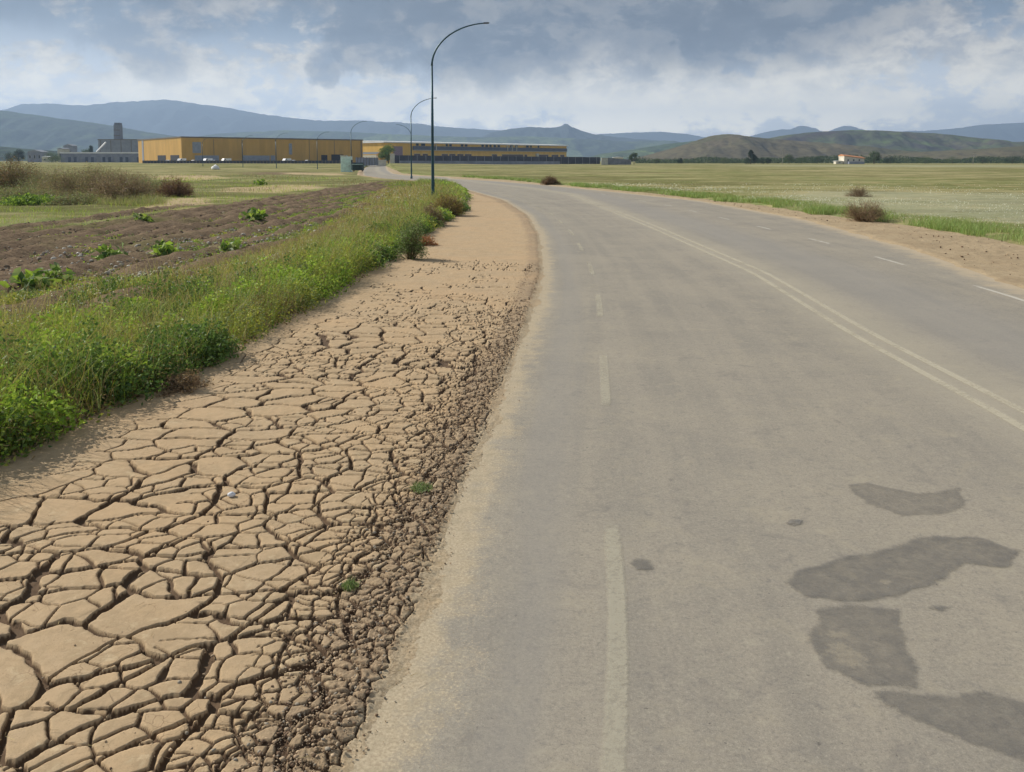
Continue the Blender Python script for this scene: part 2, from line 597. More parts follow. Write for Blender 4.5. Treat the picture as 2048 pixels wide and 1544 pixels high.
def mat_patch():
    m, t, b = new_mat("dark_asphalt_patch")
    p = t.pos()
    fine = t.noise(p, 150, 4, 0.75)
    mid = t.noise(p, 6, 6, 0.65)
    e = t.attr('edge')
    c = t.mix(t.ss(fine, 0.3, 0.7), srgb(102, 101, 100), srgb(138, 134, 127))
    c = t.mix(t.m('MULTIPLY', t.ss(mid, 0.42, 0.7), 0.7), c, srgb(150, 143, 131))
    lt = t.attr('worn')
    wn = t.ss(t.m('ADD', lt, t.m('MULTIPLY', t.m('SUBTRACT', t.noise(p, 16, 7, 0.8), 0.5), 3.0)), 0.45, 0.8)
    c = t.mix(t.m('MULTIPLY', wn, 0.8), c, srgb(176, 166, 146))
    t.inp(b.inputs['Base Color'], c)
    # ragged, thinning rim: the patch wears away to the old surface
    a = t.ss(t.m('ADD', e, t.m('MULTIPLY', t.m('SUBTRACT', t.noise(p, 20, 7, 0.8), 0.5), 0.7)), 0.05, 0.35)
    rim = t.m('MULTIPLY', t.ss(e, 1.0, 0.3), 0.25)
    a2 = t.m('MULTIPLY', t.m('MULTIPLY', a, t.m('ADD', t.ss(t.noise(p, 13, 6, 0.75, 0.4), 0.36, 0.62, 0.6, 1.05), rim)), t.attr('strength'), clamp=True)
    t.inp(b.inputs['Alpha'], a2)
    t.inp(b.inputs['Normal'], t.bump(fine, 0.4, 0.006))
    return m


def mat_paint(name, col, amount, bias=0.0):
    m, t, b = new_mat(name)
    p = t.pos()
    n = t.noise(p, 22, 6, 0.75)
    n2 = t.noise(p, 1.3, 4, 0.6)
    f = t.noise(p, 160, 3, 0.7)
    v = t.m('ADD', t.m('MULTIPLY', n, 0.7), t.m('MULTIPLY', n2, 0.5))
    t.inp(b.inputs['Base Color'], t.mix(t.ss(f, 0.5, 0.75), col, tuple(c * 0.72 for c in col)))
    a = t.m('MULTIPLY', t.ss(v, 0.42 + bias, 0.66 + bias), amount)
    e = t.m('ADD', t.attr('edge'), t.m('MULTIPLY', t.m('SUBTRACT', n, 0.5), 0.9))
    a = t.m('MULTIPLY', t.m('ADD', t.m('MULTIPLY', a, 0.75), 0.14), t.ss(e, 0.0, 0.75))
    t.inp(b.inputs['Alpha'], a)
    return m


def mat_dirt_right():
    m, t, b = new_mat("dusty_shoulder")
    p = t.pos()
    n1 = t.noise(p, 0.7, 5, 0.6)
    n2 = t.noise(p, 6, 7, 0.7)
    n3 = t.noise(p, 45, 4, 0.75)
    c = t.mix(t.ss(n1, 0.35, 0.65), srgb(170, 150, 120), srgb(184, 164, 132))
    c = t.mix(t.m('MULTIPLY', t.ss(n2, 0.42, 0.68), 0.6), c, srgb(150, 130, 104))
    c = t.mix(t.m('MULTIPLY', t.ss(n3, 0.5, 0.72), 0.5), c, srgb(132, 108, 86))
    t.inp(b.inputs['Base Color'], c)
    t.inp(b.inputs['Normal'], t.bump(t.m('ADD', n2, n3), 0.7, 0.03))
    return m


def mat_ground():
    m, t, b = new_mat("field_ground")
    p = t.pos()
    n0 = t.noise(p, 0.018, 5, 0.6)
    n1 = t.noise(p, 0.11, 6, 0.62, 0.4)
    n2 = t.noise(p, 1.3, 6, 0.68)
    n3 = t.noise(p, 9.0, 6, 0.72)
    n4 = t.noise(p, 40.0, 3, 0.7)
    soil = t.attr('soil')
    sand = t.attr('sand')
    white = t.attr('white')
    lush = t.attr('lush')
    # grassland
    g = t.mix(t.ss(n1, 0.34, 0.66), srgb(136, 138, 94), srgb(152, 152, 106))
    g = t.mix(t.m('MULTIPLY', t.ss(n2, 0.4, 0.7), 0.5), g, srgb(122, 130, 80))
    g = t.mix(t.m('MULTIPLY', t.ss(n0, 0.42, 0.6), 0.75), g, srgb(176, 164, 126))
    g = t.mix(t.m('MULTIPLY', t.ss(n3, 0.5, 0.75), 0.65), g, srgb(96, 102, 62))
    g = t.mix(t.m('MULTIPLY', t.ss(n4, 0.54, 0.66), 0.5), g, srgb(188, 182, 150))
    g = t.mix(t.m('MULTIPLY', t.ss(t.noise(p, 0.5, 6, 0.7, 0.5), 0.52, 0.66), 0.45), g, srgb(150, 134, 100))
    g = t.mix(t.m('MULTIPLY', lush, 0.6), g, srgb(120, 142, 76))
    g = t.mix(t.m('MULTIPLY', t.ss(t.noise(t.scale(p, (0.35, 1.5, 1)), 0.16, 6, 0.62, 0.6), 0.44, 0.58), 0.75), g, srgb(108, 114, 68))
    g = t.mix(t.m('MULTIPLY', t.ss(t.noise(t.scale(p, (0.3, 1.2, 1)), 0.5, 5, 0.65), 0.50, 0.62), 0.65), g, srgb(182, 166, 124))
    g = t.mix(t.m('MULTIPLY', t.ss(t.noise(t.scale(p, (0.5, 1, 1)), 0.07, 7, 0.7, 0.8), 0.47, 0.58), 0.75), g, srgb(112, 110, 74))
    g = t.mix(t.m('MULTIPLY', t.ss(t.noise(t.scale(p, (0.5, 1, 1)), 0.25, 7, 0.72, 0.8), 0.54, 0.66), 0.6), g, srgb(184, 170, 128))
    wn = t.ss(t.m('ADD', white, t.m('MULTIPLY', t.m('SUBTRACT', n2, 0.5), 2.2)), 0.35, 1.1)
    g = t.mix(t.m('MULTIPLY', wn, 0.55), g, srgb(176, 176, 150))
    # ploughed soil
    s = t.mix(t.ss(n2, 0.33, 0.66), srgb(118, 102, 86), srgb(142, 124, 103))
    s = t.mix(t.m('MULTIPLY', t.ss(n3, 0.45, 0.7), 0.75), s, srgb(82, 69, 58))
    s = t.mix(t.m('MULTIPLY', t.ss(n4, 0.55, 0.75), 0.5), s, srgb(160, 138, 112))
    s = t.mix(t.m('MULTIPLY', t.ss(n1, 0.52, 0.7), 0.6), s, srgb(116, 118, 74))
    sm = t.ss(t.m('ADD', soil, t.m('MULTIPLY', t.m('SUBTRACT', n2, 0.5), 1.1)), 0.4, 0.62)
    c = t.mix(sm, g, s)
    sa = t.ss(t.m('ADD', sand, t.m('MULTIPLY', t.m('SUBTRACT', n1, 0.5), 0.8)), 0.45, 0.7)
    c = t.mix(t.m('MULTIPLY', sa, 0.85), c, t.mix(t.ss(n2, 0.3, 0.7), srgb(184, 162, 126), srgb(204, 184, 150)))
    t.inp(b.inputs['Base Color'], c)
    b.inputs['Roughness'].default_value = 1.0
    b.inputs['Specular IOR Level'].default_value = 0.0
    t.inp(b.inputs['Normal'], t.bump(t.m('ADD', n2, n3), 0.8, 0.10))
    return m


def mat_leaf(name="leaf", rough=0.55, trans=0.35):
    m, t, b = new_mat(name)
    c = t.attr('tint', 'Color')
    t.inp(b.inputs['Base Color'], c)
    b.inputs['Roughness'].default_value = rough
    b.inputs['Specular IOR Level'].default_value = 0.25
    tr = t.node('ShaderNodeBsdfTranslucent')
    t.inp(tr.inputs[0], t.mix(1.0, c, (1.0, 1.0, 0.75), 'MULTIPLY'))
    mx = t.node('ShaderNodeMixShader')
    mx.inputs[0].default_value = trans
    t.l.new(b.outputs[0], mx.inputs[1])
    t.l.new(tr.outputs[0], mx.inputs[2])
    t.l.new(mx.outputs[0], m.node_tree.nodes['Material Output'].inputs[0])
    return m


M_MUD, M_ASPH, M_PATCH, M_DIRT, M_GROUND = mat_mud(), mat_asphalt(), mat_patch(), mat_dirt_right(), mat_ground()
M_LEAF = mat_leaf("leaf")
M_DRY = mat_leaf("dry_stalk", 0.9, 0.1)


# ------------------------------------------------------------------ ground sheet
def poly_sd(x, y, poly):
    """rough signed distance to polygon, positive inside"""
    x = np.asarray(x)
    y = np.asarray(y)
    ins = np.zeros(x.shape, bool)
    dm = np.full(x.shape, 1e9)
    n = len(poly)
    for i in range(n):
        x0, y0 = poly[i]
        x1, y1 = poly[(i + 1) % n]
        c = ((y0 > y) != (y1 > y))
        with np.errstate(divide='ignore', invalid='ignore'):
            xi = (x1 - x0) * (y - y0) / ((y1 - y0) if y1 != y0 else 1e-9) + x0
        ins ^= c & (x < xi)
        L = (x1 - x0) ** 2 + (y1 - y0) ** 2
        tt = np.clip(((x - x0) * (x1 - x0) + (y - y0) * (y1 - y0)) / max(L, 1e-9), 0, 1)
        dm = np.minimum(dm, np.hypot(x - x0 - tt * (x1 - x0), y - y0 - tt * (y1 - y0)))
    return np.where(ins, dm, -dm)


def soil_far(x):
    """far edge of the ploughed soil on the left, y as a function of x"""
    pts = sorted([G(-400, 505), G(0, 478), G(250, 437), G(450, 404), G(600, 389), G(700, 374), G(760, 364)])
    return np.interp(x, [p[0] for p in pts], [p[1] for p in pts])


def build_ground():
    def axis(lo, hi, near, growth, far):
        a = [0.0]
        s = near
        while a[-1] < far:
            a.append(a[-1] + s)
            if a[-1] > hi:
                s *= growth
        bneg = [0.0]
        s = near
        while bneg[-1] > -far:
            bneg.append(bneg[-1] - s)
            if bneg[-1] < lo:
                s *= growth
        return np.array(sorted(set(bneg[1:] + a)))
    xs = axis(-45, 50, 0.22, 1.05, 9000)
    ys = [-9000, -4000, -1000, -200, -60, -25]
    y = -12.0
    while y < 10800:
        ys.append(y)
        y += 0.3 if y < 8 else max(0.16, 0.0045 * y) if y < 160 else 0.03 * y
    ys = np.array(ys)
    Xg, Yg = np.meshgrid(xs, ys)
    x, y = Xg.ravel(), Yg.ravel()
    yc = np.clip(y, -20, 415)
    ml, sr, wl = ML(yc), SR(yc), WL(yc)
    near = (y > -20) & (y < 400)
    base = gz(x, y)
    road = near & (x > ml - 0.1) & (x < sr + 0.1)
    # banks: weed strip a little higher, ploughed soil lumpy
    dleft = ml - x
    ns = fbm(x * 0.8, y * 0.8, 3, 5, 0.6)
    soilmask = sst(wl + 0.62 * (ml - wl) - x, -0.5, 1.0) * sst(soil_far(x) - y, -2, 3) * near * (x < 0)
    z = base + 0.0
    z = z + np.where(near & (x < ml), 0.10 * sst(dleft, 0, 0.8), 0)
    z = z + soilmask * ((ns - 0.5) * 0.34 + (fbm(x * 3, y * 3, 9, 3, 0.6) - 0.5) * 0.16)
    fa, fb = np.array(G(0, 478)), np.array(G(600, 389))
    fd = (fb - fa) / np.linalg.norm(fb - fa)
    fq = (-(x - fa[0]) * fd[1] + (y - fa[1]) * fd[0]) + (fbm(x * 0.15, y * 0.15, 33, 2) - 0.5) * 1.2
    z = z + soilmask * 0.075 * np.sin(fq * 6.283 / 1.25) * np.where(near, 1, 0)
    z = z + (1 - soilmask) * (fbm(x * 0.3, y * 0.3, 21, 4) - 0.5) * 0.16 * np.where(near, 1, 1)
    z = np.where(near & (x > sr), z + 0.10 * sst(x - sr, 0.0, 1.2), z)
    near_edge = near & (x > ml - 0.35) & (x < sr + 0.35)
    z = np.where(road, -0.10, np.where(near_edge, np.minimum(z, 0.0) - 0.015, z))
    # the flat plain drops a little before the hills so that nothing floats
    # zone weights
    soil = soilmask.copy()
    sd_ = [poly_sd(x, y, [G(*q) for q in P]) for P in (
        [(250, 425), (160, 440), (330, 420), (430, 412), (430, 398), (330, 402)],
        [(440, 386), (560, 388), (650, 378), (640, 372), (540, 372), (450, 377)],
        [(295, 362), (400, 363), (470, 357), (430, 352), (300, 353)],
        [(560, 350), (700, 352), (690, 348), (560, 346)])]
    sand = np.clip(np.max([0.5 + s / w for s, w in zip(sd_, (3., 5., 8., 8.))], axis=0), 0, 1)
    # bare trodden earth around the right-hand verge and pale track far right
    dR = x - sr
    yy = np.where(near, dR, 99)
    edge = np.clip(1 - yy / 0.9, 0, 1) * near * (x > sr)
    sand = np.maximum(sand, edge * 0.75)
    band = poly_sd(x, y, [G(1480, 402), G(1700, 432), G(2300, 480), G(2500, 430), G(2048, 388), G(1600, 384)])
    white = np.clip(0.5 + band / 6, 0, 1)
    band2 = poly_sd(x, y, [G(1450, 333.5), G(2500, 337), G(2500, 331), G(1450, 330)])
    white = np.maximum(white, np.clip(0.5 + band2 / 30, 0, 1) * 0.85)
    lush = np.clip(np.exp(-np.maximum(dR, 0) / 3.5), 0, 1) * near * (x > sr)
    far2 = poly_sd(x, y, [G(300, 372), G(470, 378), G(480, 362), G(390, 357), G(300, 360)])
    lush = np.maximum(lush, np.clip(0.5 + far2 / 10, 0, 1) * 0.9)
    lush = np.maximum(lush, near * np.clip(1.2 - np.abs(y - soil_far(x) - 3) / 4, 0, 1) * (x < wl) * 0.8)
    brown = poly_sd(x, y, [G(430, 352), G(690, 352), G(700, 345), G(420, 344)])
    soil = np.maximum(soil, np.clip(0.5 + brown / 20, 0, 1) * 0.62)
    o = mesh_np('ground', np.stack([x, y, z], 1), grid_faces(len(ys), len(xs)), M_GROUND, smooth=True,
                attrs={'soil': soil, 'sand': sand, 'white': white, 'lush': lush})
    tag(o, kind='structure')
    return o


build_ground()


# ------------------------------------------------------------------ road sheet
def rows(y0, y1, a, b2):
    out = [y0]
    while out[-1] < y1:
        out.append(out[-1] + a + b2 * out[-1] ** 2 if out[-1] > 0 else out[-1] + 0.1)
    return np.array(out)


def build_road():
    ys = rows(-12, 395, 0.06, 0.00012)
    nc = 90
    tt = np.linspace(0, 1, nc)
    l, r = RL(ys) - 0.12, RR(ys) + 0.1
    X = l[:, None] + (r - l)[:, None] * tt[None, :]
    Y = np.repeat(ys[:, None], nc, 1)
    x, y = X.ravel(), Y.ravel()
    z = 0.002 * (fbm(x * 0.7, y * 0.7, 5) - 0.5)
    along = np.concatenate([[0], np.cumsum(np.hypot(np.diff(ys), np.diff(DL(ys))))])
    A = np.repeat(along[:, None], nc, 1).ravel()
    rc = np.stack([x - RL(y), A, 0 * x], 1)
    o = mesh_np('road', np.stack([x, y, z], 1), grid_faces(len(ys), nc), M_ASPH, smooth=True,
                attrs={'rc': rc, 'dl': x - RL(y), 'dr': RR(y) - x, 'cl': x - DL(y)})
    tag(o, kind='structure')


build_road()


def ribbon(name, mat, spans, off, width, step=0.25, z=0.0042):
    """painted line: spans of y, lateral curve off(y) gives the left edge"""
    V, F, E = [], [], []
    for (a, b) in spans:
        ys = np.linspace(a, b, max(3, int((b - a) / step)))
        for i, q in enumerate(ys):
            slope = (off(q + 0.3) - off(q - 0.3)) / 0.6
            w = width * math.hypot(1, slope)
            x0 = off(q)
            for k in range(5):
                V.append((x0 + w * k / 4, q, z))
                ends = min(i, len(ys) - 1 - i) / 2.0
                E.append(min(1, (0.0, 0.9, 1, 0.9, 0.0)[k], 0.15 + ends))
            if i:
                n = len(V)
                for k in range(4):
                    F.append((n - 10 + k, n - 9 + k, n - 4 + k, n - 5 + k))
    o = mesh_np(name, np.array(V), np.array(F), mat, attrs={'edge': np.array(E)})
    return tag(o, kind='structure')


M_PAINT_L = mat_paint("worn_white_paint", srgb(198, 191, 170), 0.52, 0.0)
M_PAINT_C = mat_paint("dusty_white_paint", srgb(210, 201, 178), 0.62, -0.02)
M_PAINT_R = mat_paint("faded_white_paint", srgb(218, 212, 198), 0.7, -0.05)
ribbon('edge_line_marking', M_PAINT_L, [(0.6, 5.5)] + [(8.2 + 4.8 * k, 8.2 + 4.8 * k + 2.3) for k in range(12)], lambda q: LD(q), 0.13, 0.12)
ribbon('centre_line_marking', M_PAINT_C, [(-6, 95)], lambda q: DL(q), 0.14)
ribbon('centre_line_marking', M_PAINT_C, [(-6, 95)], lambda q: DL(q) + 0.30, 0.14)


def RO(q):
    return np.interp(q, [5, 15, 20, 25, 32, 45, 70, 95], [8.0, 9.1, 9.32, 9.45, 9.2, 8.6, 5.4, -1.0])


ribbon('edge_line_marking', M_PAINT_R, [(9.0 + 5 * k + (0.4 if k > 1 else 0), 9.0 + 5 * k + 2.4) for k in range(-1, 11)], RO, 0.13)


def patch(pix, strength, worn=None, z=0.0045):
    pts = [G(*p) for p in pix]
    P = np.array(pts)
    x0, y0 = P.min(0) - 0.15
    x1, y1 = P.max(0) + 0.15
    nx, ny = 60, 60
    X, Y = np.meshgrid(np.linspace(x0, x1, nx), np.linspace(y0, y1, ny))
    x, y = X.ravel(), Y.ravel()
    wx = x + (fbm(x * 4, y * 4, 31) - 0.5) * 0.10
    wy = y + (fbm(x * 4 + 9, y * 4, 37) - 0.5) * 0.10
    e = poly_sd(wx, wy, pts)
    wn = np.zeros_like(x)
    if worn:
        for (cx, cy, rx, ry) in worn:
            gx, gy = G(cx, cy)
            wn = np.maximum(wn, np.exp(-((x - gx) / rx) ** 2 - ((y - gy) / ry) ** 2))
    fs = grid_faces(ny, nx)
    keep = (e[fs] > -0.06).any(axis=1)
    o = mesh_np('asphalt_patch', np.stack([x, y, np.full_like(x, z)], 1), fs[keep], M_PATCH,
                attrs={'edge': np.clip(e * 8.0 + 0.15, -1, 1), 'worn': wn, 'strength': np.full_like(x, strength)})
    return tag(o, kind='structure')


patch([(1575, 1165), (1600, 1140), (1700, 1110), (1790, 1095), (1830, 1072), (1960, 1075), (2048, 1100), (2010, 1135), (1930, 1130), (1900, 1150), (1850, 1180), (1790, 1195), (1700, 1203), (1620, 1195)], 0.46, [(1770, 1165, .05, .04)])
patch([(1612, 1270), (1640, 1215), (1700, 1205), (1800, 1218), (1800, 1270), (1820, 1330), (1830, 1372), (1740, 1372), (1650, 1330)], 0.42, [(1690, 1310, .10, .14), (1670, 1270, .09, .04)])
patch([(1695, 968), (1740, 966), (1830, 985), (1920, 975), (1925, 1015), (1880, 1030), (1800, 1035), (1730, 1005)], 0.33)
patch([(1745, 1385), (1800, 1380), (1862, 1382), (1960, 1385), (2060, 1410), (2120, 1500), (2060, 1530), (1950, 1485), (1830, 1440), (1760, 1405)], 0.40)
patch([(1572, 1046), (1585, 1039), (1606, 1041), (1608, 1050), (1590, 1054)], 0.75)
patch([(1262, 1130), (1275, 1121), (1305, 1124), (1308, 1140), (1275, 1142)], 0.5)
patch([(1850, 1215), (1870, 1208), (1905, 1212), (1890, 1222)], 0.5)


# ------------------------------------------------------------------ cracked mud shoulder (true relief)
def voro_edge(x, y, s, ang=0.0):
    """distance to nearest cell border of a jittered voronoi pattern of unit cells; also returns cell id hash"""
    ix, iy = np.floor(x).astype(np.int64), np.floor(y).astype(np.int64)
    best = np.full(x.shape, 1e9)
    bx = np.zeros_like(x)
    by = np.zeros_like(x)
    cid = np.zeros_like(x)
    pts = []
    for dx in range(-2, 3):
        for dy in range(-2, 3):
            cx, cy = ix + dx, iy + dy
            px = cx + 0.5 + 0.92 * (_hash(cx, cy, s) - 0.5)
            py = cy + 0.5 + 0.92 * (_hash(cx, cy, s + 77) - 0.5)
            d = (px - x) ** 2 + (py - y) ** 2
            h = _hash(cx, cy, s + 5)
            up = d < best
            bx = np.where(up, px, bx)
            by = np.where(up, py, by)
            cid = np.where(up, h, cid)
            best = np.minimum(best, d)
            pts.append((px, py))
    e = np.full(x.shape, 1e9)
    for px, py in pts:
        ax, ay = px - bx, py - by
        L = np.hypot(ax, ay)
        ok = L > 1e-6
        Ls = np.where(ok, L, 1)
        dd = ((px + bx) / 2 - x) * ax / Ls + ((py + by) / 2 - y) * ay / Ls
        e = np.where(ok, np.minimum(e, dd), e)
    return e, cid


def build_mud():
    ys = np.concatenate([np.arange(-8, 2.2, 0.08), rows(2.2, 55, 0.0036, 0.00025), np.arange(55.5, 360, 0.8)])
    nc = 900
    tt = np.linspace(0, 1, nc)
    l, r = ML(ys) - 0.5, RL(ys) + 0.22
    # beside the camera the flat runs on to the left
    l = l - np.interp(ys, [-8, 3, 7], [0.2, 0.2, 0.0])
    X = l[:, None] + (r - l)[:, None] * tt[None, :]
    Y = np.repeat(ys[:, None], nc, 1)
    x, y = X.ravel(), Y.ravel()
    dr = RL(y) - x            # distance from asphalt, + = on the mud
    dl = x - ML(y)            # distance from weeds
    # width of the rubble belt next to the road
    belt = np.interp(y, [0, 3.5, 6, 9, 14, 20, 30, 60], [0.36, 0.34, 0.31, 0.29, 0.27, 0.26, 0.30, 0.5])
    belt = belt * (0.85 + 0.5 * (fbm(x * 1.2, y * 1.2, 44, 3)))
    fr_w = 0.12 + 0.16 * (fbm(x * 1.5, y * 1.5, 45, 3) - 0.3)
    rub = sst(dr, belt + 0.50, belt - 0.10)
    # domain warp -> curved, irregular cracks
    wx = (fbm(x * 0.9, y * 0.9, 51, 2) - 0.5) * 0.50 + (fbm(x * 5, y * 5, 53, 3) - 0.5) * 0.11
    wy = (fbm(x * 0.9 + 40, y * 0.9, 57, 2) - 0.5) * 0.50 + (fbm(x * 5 + 20, y * 5, 59, 3) - 0.5) * 0.11
    u, v = x + wx, y + wy
    e1, c1 = voro_edge(u / 0.44, v / 0.30, 101)
    e1 = e1 * 0.34
    u2 = x + (fbm(x * 4, y * 4, 52, 3) - 0.5) * 0.12
    v2 = y + (fbm(x * 4 + 8, y * 4, 54, 3) - 0.5) * 0.12
    e2, c2 = voro_edge(u2 / 0.22 + 3.3, v2 / 0.17, 202)
    e2 = e2 * 0.18
    e3, c3 = voro_edge(u2 / 0.10, v2 / 0.085 + 7.7, 303)
    e3 = e3 * 0.09
    # presence of each order
    big = fbm(x * 0.35, y * 0.35, 61, 3)
    fade = sst(y, 24.0, 12.5)                       # far flat is smooth
    leftsm = sst(dl + (fbm(x * 1.1, y * 1.1, 77, 3) - 0.5) * 0.8, 0.2, 1.1 + 0.04 * y)           # smooth silt right beside the weeds
    pres1 = fade * leftsm * sst(dr, belt * 0.55, belt * 0.9 + 0.1)
    m2 = np.clip(sst(c1, 0.70, 0.72) + sst(dr, belt + 1.25, belt + 0.55), 0, 1)
    m2 = np.where((fbm(x * 0.6, y * 0.6, 62, 2) > 0.62), 1, m2)
    pres2 = m2 * sst(y, 16, 9) * leftsm * sst(dr, belt * 0.4, belt * 0.8)
    m3 = sst(dr, belt + 0.62, belt + 0.25)
    pres3 = m3 * sst(y, 13, 7) * sst(dr, belt * 0.3, belt * 0.6)
    jit = 0.7 + 0.7 * fbm(x * 2.0, y * 2.0, 71, 3)
    thin = np.interp(y, [3, 8, 14, 20], [0.92, 0.82, 0.85, 0.8])
    w1 = 0.0175 * jit * pres1 * thin * (0.50 + 0.7 * fbm(x * 1.1, y * 1.1, 73, 2))
    w2 = 0.0066 * jit * pres2 * thin * (0.4 + 1.1 * fbm(x * 3.1, y * 3.1, 74, 2))
    w3 = 0.0050 * jit * pres3
    # dashes of hairline cracks in the distance
    gate = sst(fbm(x * 1.6, y * 1.6, 75, 3), 0.50, 0.60)
    w1 = np.where(y > 9, w1 * (gate * sst(y, 24, 15) + (1 - sst(y, 10, 16))), w1)

    def cut(e, w, dep, soft=0.006):
        return dep * (1 - sst(e, w, w + soft)) * (w > 0.0012)
    sft = np.interp(y, [3, 10, 20], [0.0035, 0.006, 0.015])
    d1 = cut(e1, w1, 0.036, sft)
    d2 = cut(e2, w2, 0.021, sft)
    d3 = cut(e3, w3, 0.016, sft)
    dep = np.maximum(np.maximum(d1, d2), d3)
    dome = 0.002 * sst(e1, 0, 0.06) * pres1 + 0.0015 * sst(e2, 0, 0.03) * pres2
    z = 0.022 + dome - dep
    # plates tilt slightly
    z += (c1 - 0.5) * 0.006 * pres1 + (c2 - 0.5) * 0.004 * pres2 + (c3 - 0.5) * 0.005 * pres3
    z += (fbm(x * 0.5, y * 0.5, 81, 3) - 0.5) * 0.04 * sst(dr, 0.3, 1.0)
    z += (fbm(x * 9, y * 9, 82, 3) - 0.5) * 0.006
    # rubble belt relief
    rr = fbm(x * 22, y * 22, 91, 4, 0.65)
    rr2 = fbm(x * 38, y * 38, 92, 3, 0.6)
    belt_m = sst(dr, belt + 0.25, belt - 0.05) * sst(dr, fr_w * 0.5, fr_w + 0.12)
    z += belt_m * ((rr - 0.45) * 0.014 * sst(y, 26, 9) + (rr2 - 0.5) * 0.018 * sst(y, 16, 6) + 0.010)
    # sink below the asphalt at its edge, ragged
    rag = (fbm(x * 2.2, y * 2.2, 95, 4, 0.6) - 0.5) * 0.30
    z = z - 0.040 * sst(dr + rag, 0.30, -0.10) - 0.03 * sst(dr + rag * 0.6, 0.05, -0.2) + (fbm(x * 30, y * 30, 96, 3, 0.7) - 0.5) * 0.010 * sst(dr, 0.35, 0.0) * sst(y, 14, 5)
    # bury the left edge under the weeds' bank
    z = z - 0.10 * sst(dl, -0.15, -0.5)
    crack = np.clip(dep / 0.014, 0, 1)  # deeper means darker: mask for the shade painted into the cracks
    fringe = sst(dr, fr_w + 0.16, fr_w * 0.5)
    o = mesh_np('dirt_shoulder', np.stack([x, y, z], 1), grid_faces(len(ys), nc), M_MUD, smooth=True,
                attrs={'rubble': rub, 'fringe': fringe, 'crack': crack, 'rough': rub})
    tag(o, kind='structure')


build_mud()


def build_right_shoulder():
    ys = np.concatenate([np.arange(-10, 10, 0.4), rows(10, 180, 0.06, 0.00006), np.arange(185, 380, 5)])
    nc = 120
    tt = np.linspace(0, 1, nc)
    l, r = RR(ys) - 0.35, SR(ys) + 0.5
    X = l[:, None] + (r - l)[:, None] * tt[None, :]
    Y = np.repeat(ys[:, None], nc, 1)
    x, y = X.ravel(), Y.ravel()
    dr = x - RR(y)
    z = 0.03 + (fbm(x * 0.9, y * 0.9, 61, 4) - 0.5) * 0.07 + (fbm(x * 7, y * 7, 62, 4, 0.6) - 0.5) * 0.05 * sst(dr, 0.2, 1.2)
    rag = (fbm(x * 1.3, y * 1.3, 64, 4, 0.6) - 0.5) * 0.5
    z = z - 0.07 * sst(dr + rag, 0.3, -0.15)
    z = z - 0.03 * sst(x - SR(y), 0.2, 0.5)
    tag(mesh_np('dirt_verge', np.stack([x, y, z], 1), grid_faces(len(ys), nc), M_DIRT, smooth=True), kind='structure')


build_right_shoulder()


# ------------------------------------------------------------------ clods and gravel
def ico_unit():
    t = (1 + 5 ** 0.5) / 2
    v = np.array([(-1, t, 0), (1, t, 0), (-1, -t, 0), (1, -t, 0), (0, -1, t), (0, 1, t), (0, -1, -t), (0, 1, -t), (t, 0, -1), (t, 0, 1), (-t, 0, -1), (-t, 0, 1)], float)
    v /= np.linalg.norm(v[0])
    f = np.array([(0, 11, 5), (0, 5, 1), (0, 1, 7), (0, 7, 10), (0, 10, 11), (1, 5, 9), (5, 11, 4), (11, 10, 2), (10, 7, 6), (7, 1, 8), (3, 9, 4), (3, 4, 2), (3, 2, 6), (3, 6, 8), (3, 8, 9), (4, 9, 5), (2, 4, 11), (6, 2, 10), (8, 6, 7), (9, 8, 1)])
    return v, f


def clods(name, x, y, z, s, colset, mat):
    n = len(x)
    v, f = ico_unit()
    V = np.repeat(v[None], n, 0) * (1 + rng.uniform(-0.32, 0.32, (n, 12, 1)))
    V = V * (s[:, None, None] * rng.uniform(0.65, 1.25, (n, 1, 3)) * np.array([1, 1, 0.7]))
    a = rng.uniform(0, 6.28, n)
    ca, sa = np.cos(a)[:, None], np.sin(a)[:, None]
    X = V[..., 0] * ca - V[..., 1] * sa
    Yv = V[..., 0] * sa + V[..., 1] * ca
    V = np.stack([X + x[:, None], Yv + y[:, None], V[..., 2] + z[:, None]], -1).reshape(-1, 3)
    F = (f[None] + (np.arange(n) * 12)[:, None, None]).reshape(-1, 3)
    cs = np.array(colset)
    c = cs[rng.integers(0, len(cs), n)] * rng.uniform(0.8, 1.15, (n, 1))
    C = np.repeat(c, 12, 0)
    return mesh_np(name, V, F, mat, cols=C)


def mat_tint(name, rough=0.95):
    m, t, b = new_mat(name)
    c = t.attr('tint', 'Color')
    n = t.noise(t.pos(), 70, 4, 0.7)
    t.inp(b.inputs['Base Color'], t.mix(t.ss(n, 0.35, 0.7), c, t.mix(1.0, c, (0.7, 0.68, 0.66), 'MULTIPLY')))
    b.inputs['Roughness'].default_value = rough
    return m


M_CLOD = mat_tint("earth_clod")


